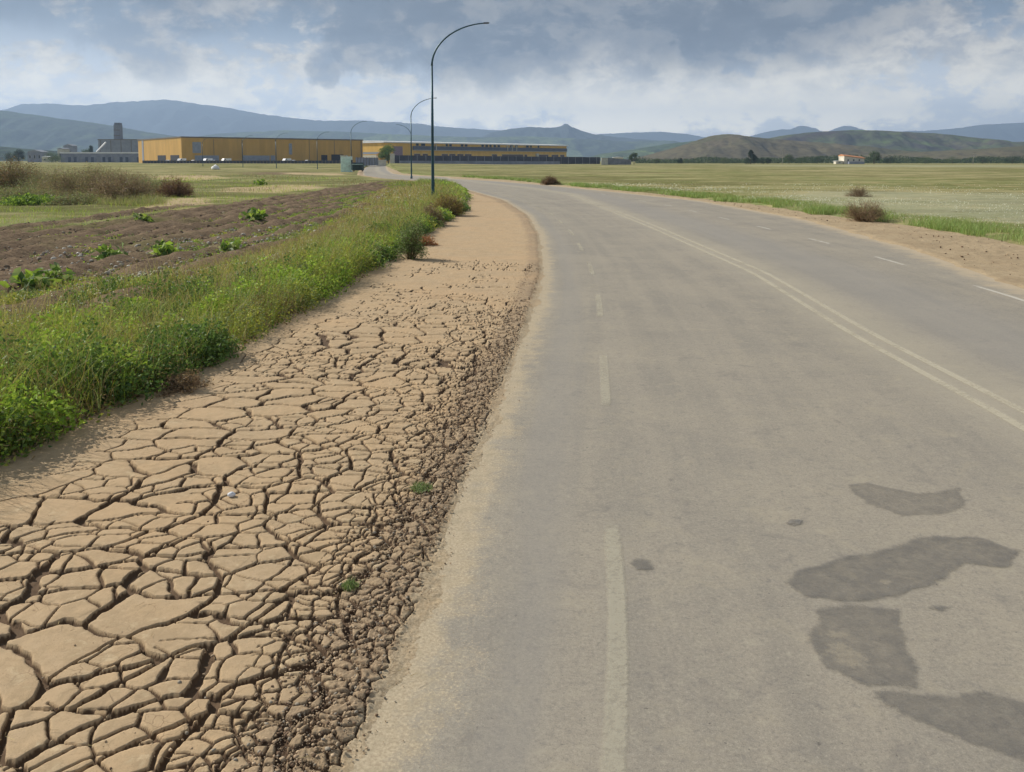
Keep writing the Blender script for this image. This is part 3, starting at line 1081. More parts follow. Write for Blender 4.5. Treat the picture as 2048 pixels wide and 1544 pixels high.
def build_clods():
    N = 24000
    y = 2.4 + 17 * rng.random(N) ** 1.9
    belt = np.interp(y, [0, 3.5, 6, 9, 14, 20], [0.42, 0.40, 0.38, 0.36, 0.34, 0.32])
    d = belt * 0.9 + rng.normal(0, 1, N) * belt * 0.38
    d = np.where(rng.random(N) < 0.10, rng.uniform(0.0, 1.8, N), d)
    keep = d > rng.uniform(-0.15, 0.25, N)
    y, d = y[keep], d[keep]
    x = RL(y) - d
    s = 0.0025 + 0.0095 * rng.random(len(x)) ** 5
    s *= np.where(np.abs(d) > 1.1, 0.6, 1) * np.where(d < 0.15, 0.6, 1)
    z = np.where(d < 0.12, 0.004, 0.026) + s * 0.3
    pal = [srgb(182, 160, 132), srgb(160, 138, 112), srgb(188, 166, 138), srgb(132, 110, 90), srgb(180, 156, 128), srgb(160, 150, 134)]
    tag(clods('dirt_clods', x, y, z, s, pal, M_CLOD), kind='stuff')
    # pebbles on the right verge
    N = 900
    y = 13 + 50 * rng.random(N) ** 1.5
    tq = rng.random(N)
    x = RR(y) + 0.3 + (SR(y) - RR(y)) * tq
    s = 0.008 + 0.026 * rng.random(N) ** 4
    tag(clods('verge_gravel', x, y, 0.03 + s * 0.4, s, [srgb(150, 122, 96), srgb(190, 168, 138), srgb(110, 88, 68), srgb(84, 66, 52)], M_CLOD), kind='stuff')
    # soil clods of the ploughed field
    N = 26000
    y = 10 + 46 * rng.random(N) ** 1.5
    x = WL(y) + 2.6 - (np.abs(0.66 * y) + 4) * rng.random(N)
    ok = (y < soil_far(x) - 0.5) & (x > -0.66 * y - 3)
    x, y = x[ok], y[ok]
    s = 0.02 + 0.05 * rng.random(len(x)) ** 2.5
    z = 0.05 + (fbm(x * 0.8, y * 0.8, 3, 5, 0.6) - 0.5) * 0.34 + s * 0.2
    tag(clods('soil_clods', x, y, z, s, [srgb(118, 100, 84), srgb(140, 120, 98), srgb(94, 80, 68), srgb(160, 142, 116), srgb(124, 110, 92), srgb(176, 166, 146)], M_CLOD), kind='stuff')


    # pale stones strewn between the bank weeds and the soil
    N = 520
    qx, qy = rng.uniform(-40, 640, N), rng.uniform(0, 1, N)
    qy = np.interp(qx, [-40, 250, 640], [505, 500, 440]) + qy * np.interp(qx, [-40, 250, 640], [95, 75, 40])
    g = np.array([G(a_, b_) for a_, b_ in zip(qx, qy)])
    s = 0.02 + 0.05 * rng.random(N) ** 2.5
    tag(clods('pale_stones', g[:, 0], g[:, 1], np.full(N, 0.10) + 0.05, s, [srgb(206, 202, 192), srgb(184, 178, 166), srgb(160, 150, 136)], M_CLOD), kind='stuff')


build_clods()


# ------------------------------------------------------------------ leaves and blades
class Veg:
    def __init__(s):
        s.V, s.C, s.Q, s.T = [], [], [], []
        s.n = 0

    def leaves(s, P, L, Wd, col, up=0.4, droop=None):
        """P (n,3) leaf centres; L length; Wd width; col (n,3)"""
        n = len(P)
        a = rng.normal(0, 1, (n, 3))
        a[:, 2] = a[:, 2] * 0.6 + up * rng.random(n)
        a /= np.linalg.norm(a, axis=1)[:, None]
        q = rng.normal(0, 1, (n, 3))
        q[:, 2] *= 0.45
        b = np.cross(a, q)
        b /= np.linalg.norm(b, axis=1)[:, None] + 1e-9
        nn = np.cross(a, b)
        L = np.broadcast_to(L, (n,))[:, None]
        Wd = np.broadcast_to(Wd, (n,))[:, None]
        fold = 0.25 * Wd * nn
        v0 = P - a * L * 0.5
        v1 = P + b * Wd * 0.5 + fold + a * L * 0.08
        v2 = P + a * L * 0.5
        v3 = P - b * Wd * 0.5 + fold + a * L * 0.08
        V = np.stack([v0, v1, v2, v3], 1).reshape(-1, 3)
        base = s.n + np.arange(n) * 4
        s.T.append(np.stack([base, base + 1, base + 2], 1))
        s.T.append(np.stack([base, base + 2, base + 3], 1))
        s.V.append(V)
        s.C.append(np.repeat(col, 4, 0))
        s.n += 4 * n

    def blades(s, P, H, Wd, col, lean=0.35, bend=0.35):
        n = len(P)
        th = rng.uniform(0, 2 * np.pi, n)
        H = np.broadcast_to(H, (n,))
        Wd = np.broadcast_to(Wd, (n,))
        k = rng.random(n) * lean
        d = np.stack([np.cos(th) * k, np.sin(th) * k, np.ones(n)], 1)
        d /= np.linalg.norm(d, axis=1)[:, None]
        ph = rng.uniform(0, 2 * np.pi, n)
        sd_ = np.stack([np.cos(ph), np.sin(ph), np.zeros(n)], 1)
        mid = P + d * H[:, None] * 0.55
        out = np.stack([np.cos(th), np.sin(th), np.zeros(n)], 1) * (bend * rng.random(n) * H)[:, None]
        tip = P + d * H[:, None] + out - np.array([0, 0, 1]) * (0.12 * H * rng.random(n))[:, None]
        w = sd_ * Wd[:, None] * 0.5
        V = np.stack([P - w, P + w, mid + w * 0.8, mid - w * 0.8, tip], 1).reshape(-1, 3)
        base = s.n + np.arange(n) * 5
        s.Q.append(np.stack([base, base + 1, base + 2, base + 3], 1))
        s.T.append(np.stack([base + 3, base + 2, base + 4], 1))
        s.V.append(V)
        s.C.append(np.repeat(col, 5, 0))
        s.n += 5 * n

    def twigs(s, A, B, w0, col):
        """thin three-sided sticks from A to B"""
        n = len(A)
        d = B - A
        d /= np.linalg.norm(d, axis=1)[:, None] + 1e-9
        q = np.cross(d, rng.normal(0, 1, (n, 3)))
        q /= np.linalg.norm(q, axis=1)[:, None] + 1e-9
        r = np.cross(d, q)
        w0 = np.broadcast_to(w0, (n,))[:, None]
        ring = [q, -0.5 * q + 0.87 * r, -0.5 * q - 0.87 * r]
        V = np.stack([A + g * w0 for g in ring] + [B + g * w0 * 0.35 for g in ring], 1).reshape(-1, 3)
        base = s.n + np.arange(n) * 6
        for i in range(3):
            j = (i + 1) % 3
            s.Q.append(np.stack([base + i, base + j, base + 3 + j, base + 3 + i], 1))
        s.V.append(V)
        s.C.append(np.repeat(col, 6, 0))
        s.n += 6 * n

    def build(s, name, mat, parent=None, loc=None):
        F = []
        if s.T:
            F.append(np.concatenate(s.T))
        if s.Q:
            F.append(np.concatenate(s.Q))
        V = np.concatenate(s.V)
        if loc is not None:
            V = V - np.array(loc)
        o = mesh_np(name, V, F, mat, parent, cols=np.concatenate(s.C))
        if loc is not None:
            o.location = loc
        return o


def pick(pal, n, jitter=0.22):
    cs = np.array(pal) * 1.22
    return cs[rng.integers(0, len(cs), n)] * rng.uniform(1 - jitter, 1 + jitter, (n, 1))


def lin(*a):
    return srgb(*a)


PAL_BRIGHT = [lin(154, 180, 72), lin(138, 166, 64), lin(170, 190, 90), lin(122, 152, 60)]
PAL_DEEP = [lin(90, 116, 58), lin(102, 128, 64), lin(76, 102, 54), lin(112, 134, 72)]
PAL_YEL = [lin(168, 170, 78), lin(154, 160, 78), lin(136, 146, 68)]
PAL_GREY = [lin(134, 148, 100), lin(118, 134, 90), lin(152, 160, 118)]
PAL_DRY = [lin(142, 122, 84), lin(118, 98, 68), lin(160, 142, 104), lin(98, 80, 58)]


def mound(v, cx, cy, cz, r, h, n, L, ratio, pal, shell=0.5, up=0.5):
    """n leaves spread through a half ellipsoid, denser towards the surface"""
    a = rng.uniform(0, 2 * np.pi, n)
    uz = rng.random(n)
    rad = np.sqrt(1 - uz ** 2)
    k = rng.random(n) ** shell
    P = np.stack([cx + np.cos(a) * rad * r * k, cy + np.sin(a) * rad * r * k, cz + uz * h * (0.25 + 0.75 * k)], 1)
    Ls = L * rng.uniform(0.6, 1.3, n)
    v.leaves(P, Ls, Ls * ratio, pick(pal, n), up)


def strip_h(y, x):
    """height of the weeds in the strip"""
    t = (ML(y) - x) / np.maximum(ML(y) - WL(y), 0.5)
    side = sst(t, -0.06, 0.03) * (1 - 0.75 * sst(t, 0.40, 1.0))
    return (0.16 + 0.72 * fbm(x * 0.9, y * 0.55, 131, 3) ** 1.3) * side * np.interp(y, [5, 12, 40], [0.92, 0.82, 0.8])


def build_strip():
    v = Veg()
    # clumps along the strip
    N = 2900
    y = 4.5 + 75 * rng.random(N) ** 1.55
    t = rng.random(N) ** 1.45
    x = ML(y) + 0.02 - (ML(y) - WL(y)) * t
    gapn = fbm(x * 0.7, y * 0.35, 133, 3)
    ok = (x > -0.68 * y - 4) & (rng.random(N) < np.where(t > 0.34, sst(gapn, 0.50, 0.62) * 0.7 + 0.05, sst(gapn, 0.22, 0.40)))
    x, y, t = x[ok], y[ok], t[ok]
    for i in range(len(x)):
        dist = y[i]
        h = float(strip_h(y[i], x[i])) * random.uniform(0.75, 1.35) + 0.05
        r = random.uniform(0.14, 0.42) * (1 + dist / 60)
        kk = fbm(np.array([x[i] * 0.55]), np.array([y[i] * 0.4]), 141, 3)[0] + random.uniform(-0.12, 0.12)
        if dist > 26 and t[i] > 0.25 and random.random() < 0.7:
            pal, L, ra = PAL_GREY, 0.045, 0.2
        elif random.random() < 0.20:
            pal, L, ra = PAL_DRY, 0.05, 0.15
        elif kk < 0.40:
            pal, L, ra = PAL_DEEP, 0.055, 0.55
        elif kk < 0.56:
            pal, L, ra = PAL_BRIGHT, random.choice((0.04, 0.055, 0.07)), 0.58
        elif kk < 0.64:
            pal, L, ra = PAL_YEL, 0.05, 0.4
        else:
            pal, L, ra = PAL_GREY, 0.05, 0.22
        if t[i] > 0.62:
            pal = random.choice((PAL_DEEP, PAL_GREY, PAL_GREY, PAL_YEL, PAL_BRIGHT))
        sc = max(1.0, dist / 13.0)
        n = int(260 / sc ** 1.2 * (r / 0.3) ** 2)
        mound(v, x[i], y[i], 0.04, r, h, n, L * (0.65 + 0.35 * sc), ra, pal, 0.55)
    # grass blades through it
    N = 66000
    y = 5.0 + 80 * rng.random(N) ** 1.6
    t = rng.random(N) ** 1.2 * 1.05 - 0.02
    x = ML(y) - (ML(y) - WL(y)) * t
    gapn = fbm(x * 0.7, y * 0.35, 133, 3)
    ok = (x > -0.68 * y - 4) & (rng.random(N) < np.where(t > 0.36, sst(gapn, 0.46, 0.60) * 0.7 + 0.10, 1.0))
    x, y = x[ok], y[ok]
    sc = np.maximum(1, y / 14)
    P = np.stack([x, y, np.full_like(x, 0.05)], 1)
    hh = strip_h(y, x) * rng.uniform(0.7, 1.75, len(x)) + 0.08
    v.blades(P, hh, 0.006 * sc, pick(PAL_GREY + PAL_BRIGHT + PAL_YEL + PAL_YEL + PAL_DRY + PAL_DEEP[:2], len(x)), 0.6, 0.45)
    # fringe of low creeping weeds at the foot of the bank
    N = 5000
    y = 5.0 + 50 * rng.random(N) ** 1.6
    x = ML(y) + rng.normal(0.02, 0.10, N)
    P = np.stack([x, y, 0.03 + 0.05 * rng.random(N)], 1)
    v.leaves(P, 0.05 * np.maximum(1, y / 16), 0.03 * np.maximum(1, y / 16), pick(PAL_DEEP + PAL_YEL + PAL_DRY, N), 0.3)
    # small white blossoms
    N = 2600
    y = 8.0 + 60 * rng.random(N) ** 1.5
    t = 0.35 + 0.65 * rng.random(N)
    x = ML(y) - (ML(y) - WL(y)) * t
    P = np.stack([x, y, 0.08 + strip_h(y, x) * 0.9], 1)
    v.leaves(P, 0.022 * np.maximum(1, y / 18), 0.02 * np.maximum(1, y / 18), pick([lin(225, 225, 212), lin(210, 214, 214)], N, 0.06), 0.3)
    tag(v.build('roadside_weeds', M_LEAF), kind='stuff')


build_strip()


def build_field_plants():
    # scattered low weeds over the ploughed soil
    v = Veg()
    N = 15000
    y = 14 + 50 * rng.random(N) ** 1.2
    x = WL(y) + 2.2 - (0.66 * y + 4) * rng.random(N) ** 1.5
    ok = (y < soil_far(x) + 0.5) & (x > -0.68 * y - 3) & (fbm(x * 0.35, y * 0.35, 151, 3) + 0.25 * np.exp(-np.maximum(WL(y) - x, 0) / 4.0) > 0.36)
    x, y = x[ok], y[ok]
    for i in range(len(x)):
        near_w = math.exp(-max(0, WL(y[i]) - x[i]) / 2.0)
        r = random.uniform(0.04, 0.16) * (1 + near_w)
        pal = random.choice((PAL_GREY, PAL_DEEP, PAL_YEL, PAL_BRIGHT))
        mound(v, x[i], y[i], 0.03, r, r * 0.7, int(14 + 60 * near_w), 0.06, 0.5, pal, 0.6)
    # dry straw and dead stalks over the bank
    N = 9000
    y = 6 + 60 * rng.random(N) ** 1.6
    t = rng.random(N) ** 0.8
    x = ML(y) - (ML(y) - WL(y)) * t
    v.blades(np.stack([x, y, 0.05 + 0 * x], 1), strip_h(y, x) * 1.5 + rng.uniform(0.1, 0.35, N), 0.006 * np.maximum(1, y / 14), pick([lin(178, 160, 112), lin(150, 130, 92), lin(170, 160, 96)], N), 0.7, 0.3)
    tag(v.build('field_weeds', M_LEAF), kind='stuff')
    # rough grass beyond the soil (left) : tufts getting sparser
    v = Veg()
    N = 70000
    y = 26 + 110 * rng.random(N) ** 1.3
    x = -0.66 * y - 3 + (0.66 * y + 2) * rng.random(N)
    ok = (y > soil_far(x) - 0.8) & (x < WL(y) + 0.5)
    x, y = x[ok], y[ok]
    cl = fbm(x * 0.25, y * 0.25, 161, 3)
    ok = rng.random(len(x)) < sst(cl, 0.35, 0.6)
    x, y = x[ok], y[ok]
    P = np.stack([x, y, gz(x, y)], 1)
    c = np.where((fbm(x * 0.12, y * 0.12, 163, 2) > 0.5)[:, None], pick(PAL_YEL + PAL_BRIGHT, len(x)), pick(PAL_GREY + PAL_DRY[:2], len(x)))
    v.blades(P, rng.uniform(0.1, 0.42, len(x)), 0.012 * y / 30, c, 0.5, 0.4)
    tag(v.build('meadow_grass', M_LEAF), kind='stuff')
    v = Veg()
    N = 26000
    px_, py_ = rng.uniform(-80, 330, N), 362 + 52 * rng.random(N) ** 0.8
    gg = np.array([G(a_, b_) for a_, b_ in zip(px_, py_)])
    x, y = gg[:, 0], gg[:, 1]
    ok = (y > soil_far(x) + 0.5) & (rng.random(N) < sst(fbm(x * 0.2, y * 0.2, 167, 3), 0.40, 0.6))
    x, y = x[ok], y[ok]
    v.blades(np.stack([x, y, gz(x, y)], 1), rng.uniform(0.25, 0.8, len(x)), 0.016, pick([lin(156, 146, 110), lin(136, 132, 92), lin(120, 130, 78), lin(140, 152, 88)], len(x)), 0.7, 0.5)
    tag(v.build('dry_grass', M_LEAF), kind='stuff')
    # right meadow : tall green grass along the verge, thinning out into the field
    v = Veg()
    N = 170000
    y = 15 + 105 * rng.random(N) ** 1.5
    d = rng.exponential(1.0, N) * (1.2 + y * 0.06)
    x = SR(y) - 0.15 + d
    ok = (x < 0.72 * y + 3)
    x, y, d = x[ok], y[ok], d[ok]
    cl = fbm(x * 0.5, y * 0.5, 171, 3)
    ok = (rng.random(len(x)) < 0.04 + 0.96 * sst(cl, 0.42, 0.62)) & (d > (fbm(x * 0.8, y * 0.25, 177, 3) - 0.35) * 1.8)
    x, y, d, cl = x[ok], y[ok], d[ok], cl[ok]
    hh = (0.10 + 0.24 * np.exp(-((d - 1.2) / 2.2) ** 2)) * (0.5 + cl) * rng.uniform(0.6, 1.2, len(x))
    lushc = pick([lin(138, 162, 94), lin(126, 152, 84), lin(154, 172, 108), lin(140, 146, 92)], len(x))
    dryc = pick([lin(150, 150, 96), lin(136, 142, 84), lin(166, 160, 116), lin(120, 132, 72)], len(x))
    c = np.where((rng.random(len(x)) < np.exp(-d / 3.2) + 0.15)[:, None], lushc, dryc)
    P = np.stack([x, y, np.full_like(x, 0.02)], 1)
    v.blades(P, hh, 0.009 * np.maximum(1, y / 20), c, 0.45, 0.45)
    tag(v.build('verge_grass', M_LEAF), kind='stuff')
    # white wildflowers
    v = Veg()
    N = 9000
    y = 20 + 60 * rng.random(N) ** 1.2
    d = 1.5 + rng.exponential(1, N) * (3 + 0.12 * y)
    x = SR(y) + d
    ok = (x < 0.72 * y + 3) & (rng.random(N) < sst(fbm(x * 0.22, y * 0.22, 181, 3), 0.38, 0.6))
    x, y = x[ok], y[ok]
    P = np.stack([x, y, rng.uniform(0.12, 0.3, len(x))], 1)
    s = 0.03 * np.maximum(1, y / 26)
    v.leaves(P, s, s, pick([lin(226, 226, 212), lin(206, 206, 190), lin(190, 186, 166)], len(x), 0.05), 0.2)
    tag(v.build('white_wildflowers', M_LEAF), kind='stuff')


build_field_plants()


# ------------------------------------------------------------------ single bushes
def shrub(name, label, px, py, rw, h, twig_pal, leaf_pal, nt=260, nl=500, leafL=0.03, z=0.0, spread=1.0, cat='shrub', tw=0.004, group=None, flat=0.9):
    cx, cy = G(px, py, z)
    cz = z + float(gz(cx, cy))
    root = thing(name, label, cat, (cx, cy, cz), 0, group)
    v = Veg()
    th = rng.uniform(0, 2 * np.pi, nt)
    k = np.sqrt(rng.random(nt)) * spread * (0.97 + 0.22 * np.sin(th * 2 + rng.uniform(0, 6)) + 0.14 * np.sin(th * 5 + rng.uniform(0, 6)))
    L = h * (0.45 + 0.75 * rng.random(nt) ** 1.6)
    A = np.stack([np.cos(th) * k * rw * 0.18, np.sin(th) * k * rw * 0.18, np.zeros(nt) - 0.02], 1)
    hz = L * np.sqrt(np.clip(1 - (k * flat) ** 2, 0.06, 1))
    B = np.stack([np.cos(th) * k * rw, np.sin(th) * k * rw, hz], 1)
    M = (A + B) / 2 + rng.normal(0, 0.05, (nt, 3)) * h
    M[:, 2] += 0.06 * h
    v.twigs(A, M, tw, pick(twig_pal, nt))
    v.twigs(M, B, tw * 0.6, pick(twig_pal, nt))
    # side twigs
    for rep in range(2):
        q = rng.random(nt)[:, None]
        S = M + (B - M) * q
        E = S + rng.normal(0, 0.16, (nt, 3)) * h * np.array([1, 1, 0.9]) + np.array([0, 0, 0.08 * h])
        E[:, 2] = np.maximum(E[:, 2], 0.01)
        v.twigs(S, E, tw * 0.45, pick(twig_pal, nt))
    v.build('stems', M_DRY, root)
    if nl:
        w = Veg()
        idx = rng.integers(0, nt, nl)
        q = rng.random(nl)[:, None] ** 0.7
        P = M[idx] + (B[idx] - M[idx]) * q + rng.normal(0, 0.07, (nl, 3)) * h
        P[:, 2] = np.maximum(P[:, 2], 0.015)
        w.leaves(P, leafL * rng.uniform(0.6, 1.4, nl), leafL * 0.45, pick(leaf_pal, nl), 0.4)
        w.build('foliage', M_LEAF, root)
    return root


BROWN = [lin(132, 112, 88), lin(110, 92, 72), lin(156, 136, 106), lin(142, 120, 98)]
shrub('shrub', 'grey green bushy weed standing alone on the bare mud shoulder', 822, 520, 0.36, 0.92, [lin(110, 104, 70), lin(130, 128, 90), lin(96, 84, 62)], PAL_GREY + PAL_DEEP, 200, 2600, 0.05, tw=0.006)
shrub('dry_tuft', 'small dead brown weed lying at the foot of the green bank', 368, 783, 0.24, 0.22, BROWN, BROWN, 160, 900, 0.035, cat='dry weed', spread=1.1)
shrub('shrub', 'dry rusty brown weeds growing right of the nearest lamp post foot', 893, 432, 0.80, 0.95, BROWN, [lin(150, 144, 72), lin(160, 142, 80), lin(128, 122, 72), lin(146, 116, 80)], 420, 4200, 0.07, tw=0.010)
shrub('shrub', 'dark purple brown weeds just in front of the nearest lamp post', 862, 452, 0.5, 0.75, BROWN, [lin(122, 104, 86), lin(112, 112, 70), lin(132, 104, 92)], 300, 2800, 0.06, tw=0.008)
shrub('dry_tuft', 'low orange brown tuft on the dirt behind the lone grey green weed', 845, 492, 0.42, 0.30, [lin(176, 132, 92), lin(150, 104, 76)], [lin(186, 142, 98), lin(160, 116, 84), lin(140, 96, 80)], 200, 1500, 0.05, cat='dry weed', tw=0.006)
shrub('shrub', 'big spiky dry brown bush at the edge of the right hand verge', 1728, 444, 1.05, 0.85, BROWN, [lin(138, 128, 88), lin(150, 124, 98), lin(118, 106, 78)], 420, 1300, 0.05, tw=0.009)
shrub('shrub', 'sparse dark twiggy bush in the white flowers behind the spiky bush', 1716, 397, 0.85, 0.80, BROWN, [lin(110, 96, 68), lin(92, 78, 60)], 260, 700, 0.05, tw=0.010, spread=1.15)
shrub('shrub', 'small round brown bush on the far verge beyond the bend', 1100, 370, 0.95, 0.85, BROWN, [lin(116, 88, 64), lin(98, 76, 56)], 320, 1800, 0.10, tw=0.02)
shrub('shrub', 'large dark brown thicket at the left end of the field', 10, 384, 3.6, 2.4, BROWN, [lin(124, 112, 78), lin(104, 94, 70), lin(144, 116, 86), lin(108, 114, 72)], 600, 11000, 0.11, tw=0.018)
shrub('shrub', 'wide grey brown thicket left of the pale sandy clearing', 165, 392, 3.6, 2.0, BROWN, [lin(148, 138, 106), lin(128, 116, 92), lin(156, 140, 112), lin(122, 128, 84)], 500, 8000, 0.10, tw=0.014)
shrub('shrub', 'purplish brown twiggy thicket beside the wide grey brown one', 245, 402, 2.4, 1.7, BROWN, [lin(158, 138, 118), lin(136, 118, 98), lin(134, 130, 92)], 450, 6000, 0.09, tw=0.012)
shrub('shrub', 'small pinkish brown bush standing alone in the green clearing', 350, 397, 1.3, 1.35, [lin(136, 106, 88), lin(120, 92, 76)], [lin(140, 112, 92), lin(120, 104, 72)], 420, 2600, 0.09, tw=0.015)
shrub('shrub', 'low green bush on the grass in front of the thickets', 62, 412, 2.0, 0.6, PAL_DEEP, PAL_BRIGHT + PAL_DEEP, 200, 3600, 0.12, tw=0.012)


SCRUB = [lin(150, 138, 106), lin(130, 124, 90), lin(120, 126, 84), lin(142, 124, 100)]
for _px, _py, _rw, _h, _lab in (
        (95, 386, 2.6, 1.5, 'olive scrub between the dark thicket and the wide grey brown one'),
        (118, 372, 3.4, 1.9, 'pale olive scrub behind the gap between the two big thickets'),
        (212, 378, 3.0, 2.0, 'tallest grey olive scrub clump behind the wide thicket'),
        (40, 402, 2.0, 1.0, 'low olive scrub just below the dark left thicket'),
        (285, 392, 1.7, 1.4, 'small rusty scrub at the right end of the thickets'),
        (150, 412, 1.4, 0.7, 'low dry scrub in front of the wide grey brown thicket')):
    shrub('shrub', _lab, _px, _py, _rw, _h, SCRUB, SCRUB + PAL_GREY, 260, 3600, 0.09, tw=0.012, spread=1.1)


def rosette(px, py, r, label):
    cx, cy = G(px, py)
    v = Veg()
    n = 46
    th = rng.uniform(0, 2 * np.pi, n)
    tilt = rng.uniform(0.15, 1.2, n)
    L = r * rng.uniform(0.6, 1.1, n)
    for seg in range(3):
        q = (seg + 0.5) / 3
        P = np.stack([np.cos(th) * np.cos(tilt) * L * q, np.sin(th) * np.cos(tilt) * L * q, 0.04 + np.sin(tilt) * L * q], 1)
        v.leaves(P, L * 0.55, L * 0.26, pick(PAL_BRIGHT + PAL_DEEP + PAL_GREY, n), 0.5)
    o = v.build('leafy_weed', M_LEAF)
    o.location = (cx, cy, 0.05)
    tag(o, label, 'weed', 'leafy weeds on the ploughed soil')


rosette(510, 447, 0.62, 'largest bright leafy weed in the middle of the brown ploughed soil')
rosette(283, 452, 0.45, 'dark green leafy weed on the brown soil, left of the largest one')
rosette(62, 590, 0.50, 'tall bright leafy weed at the left side between soil and green bank')
rosette(110, 575, 0.42, 'leafy weed just right of the tall bright one by the green bank')
rosette(225, 530, 0.48, 'grey green leafy weed on stony soil above the green bank')
rosette(330, 520, 0.46, 'pale green leafy weed on soil right of the grey green one')
rosette(462, 512, 0.40, 'broad leafy weed close to the lush bank below the white stones')
rosette(520, 372, 0.7, 'small far leafy weed on the soil edge before the sandy clearing')


def straw():
    v = Veg()
    N = 420
    y = 3 + 14 * rng.random(N) ** 1.4
    x = ML(y) + (RL(y) - ML(y)) * rng.random(N)
    a = rng.uniform(0, 6.28, N)
    L = rng.uniform(0.015, 0.07, N)
    A = np.stack([x, y, np.full(N, 0.040)], 1)
    B = A + np.stack([np.cos(a) * L, np.sin(a) * L, rng.uniform(0, 0.006, N)], 1)
    v.twigs(A, B, 0.0013, pick([lin(190, 170, 120), lin(110, 90, 64), lin(150, 130, 96)], N))
    tag(v.build('straw_litter', M_DRY), kind='stuff')


straw()


def sprig(px, py, r, label, n=90):
    cx, cy = G(px, py)
    v = Veg()
    a = rng.uniform(0, 6.28, n)
    k = rng.random(n) ** 0.6 * r
    P = np.stack([np.cos(a) * k, np.sin(a) * k, np.zeros(n)], 1)
    v.blades(P, rng.uniform(0.02, 0.07, n), 0.004, pick(PAL_GREY + PAL_DEEP, n), 0.9, 0.8)
    v.leaves(P + np.array([0, 0, 0.015]), 0.02, 0.009, pick(PAL_GREY, n), 0.3)
    o = v.build('grass_tuft', M_LEAF)
    o.location = (cx, cy, 0.025)
    tag(o, label, 'grass tuft', 'tiny grass tufts on the gravel edge')


sprig(842, 985, 0.09, 'green grass tuft on the gravel edge beside the asphalt', 200)
sprig(700, 1185, 0.05, 'tiny green grass tuft in the gravel nearest the cracked plates')


# ------------------------------------------------------------------ stones
def stone(name, label, px, py, sx, sy, sz, col, cat='stone', z=0.0, group=None):
    cx, cy = G(px, py, z)
    v, f = ico_unit()
    me_v = []
    V = v.copy()
    # one subdivision
    edges = {}
    V = list(map(tuple, V))
    F2 = []
    for a, b, c in f:
        ids = []
        for i, j in ((a, b), (b, c), (c, a)):
            k = (min(i, j), max(i, j))
            if k not in edges:
                mpt = (np.array(V[i]) + np.array(V[j])) / 2
                mpt /= np.linalg.norm(mpt)
                V.append(tuple(mpt))
                edges[k] = len(V) - 1
            ids.append(edges[k])
        F2 += [(a, ids[0], ids[2]), (b, ids[1], ids[0]), (c, ids[2], ids[1]), tuple(ids)]
    V = np.array(V) * (1 + rng.uniform(-0.14, 0.14, (len(V), 1)))
    V = V * np.array([sx, sy, sz])
    V[:, 2] = np.maximum(V[:, 2], -sz * 0.35)
    o = mesh_np(name, V, np.array(F2), simple_mat(name + '_surface', col, 0.8, 0.15, 12.0))
    o.location = (cx, cy, z + sz * 0.35 + float(gz(cx, cy)))
    o.rotation_euler = (0.1, 0.15, rng.uniform(0, 3))
    tag(o, label, cat, group)


stone('stone', 'small white pebble lying on the cracked mud plates', 463, 992, 0.030, 0.022, 0.024, (0.72, 0.74, 0.78), z=0.03)
stone('stone', 'bright white stone on the brown ploughed soil', 386, 467, 0.14, 0.09, 0.07, (0.75, 0.74, 0.68), z=0.04)
stone('stone', 'pale flat stone on the soil near the green bank', 624, 444, 0.16, 0.10, 0.07, (0.6, 0.56, 0.48), z=0.06)
stone('stone', 'white stone among weeds on the bank below the pale flat stone', 630, 465, 0.08, 0.06, 0.07, (0.72, 0.71, 0.66), z=0.1)
stone('stone', 'small white stone on the bank left of the flat stone', 563, 480, 0.09, 0.06, 0.06, (0.74, 0.73, 0.68), z=0.05)
stone('stone', 'white fleck of stone on the soil far up beside the bank', 708, 416, 0.14, 0.1, 0.09, (0.72, 0.71, 0.66), z=0.1)
stone('boulder', 'white angular boulder in the far grass before the yellow warehouse', 431, 341, 1.1, 0.8, 0.9, (0.82, 0.82, 0.80), cat='boulder')


# ------------------------------------------------------------------ street lamps
M_POLE = simple_mat("blue_green_steel", srgb(48, 82, 94), 0.45, 0.25, 3.0, 0.3, 0.5, streak=True)
M_HEAD = simple_mat("grey_lamp_cap", srgb(92, 96, 100), 0.5, 0.1)


def lamp_proto():
    root = thing('street_lamp', 'x', 'street lamp')
    mb = MB()
    mb.tube([(0, 0, -0.3), (0, 0, 0.5), (0, 0, 4.2), (0, 0, 8.2)], [0.105, 0.10, 0.082, 0.062], 14)
    mb.build('pole', M_POLE, root, smooth=True)
    mb = MB()
    mb.tube([(0, 0, -0.05), (0, 0, 0.30), (0, 0, 0.36)], [0.15, 0.145, 0.10], 14)
    mb.build('base_collar', M_POLE, root, smooth=True)
    MB().box(0.072, 0.108, -0.045, 0.045, 0.9, 1.3).build('access_door', M_HEAD, root)
    path, rad = [], []
    for i in range(19):
        a = math.radians(84) * i / 18
        path.append((3.35 * (1 - math.cos(a)) * 1.05, 0, 8.2 + 2.55 * math.sin(a)))
        rad.append(0.062 - 0.026 * i / 18)
    MB().tube(path, rad, 12).build('arm', M_POLE, root, smooth=True)
    ex, _, ez = path[-1]
    mb = MB()
    mb.prism([(ex - 0.02, ez - 0.045), (ex + 0.30, ez - 0.03), (ex + 0.36, ez + 0.02), (ex + 0.28, ez + 0.055), (ex - 0.02, ez + 0.05)], 'y', -0.05, 0.05)
    mb.build('lamp_head', M_HEAD, root, bevel=0.012)
    return root


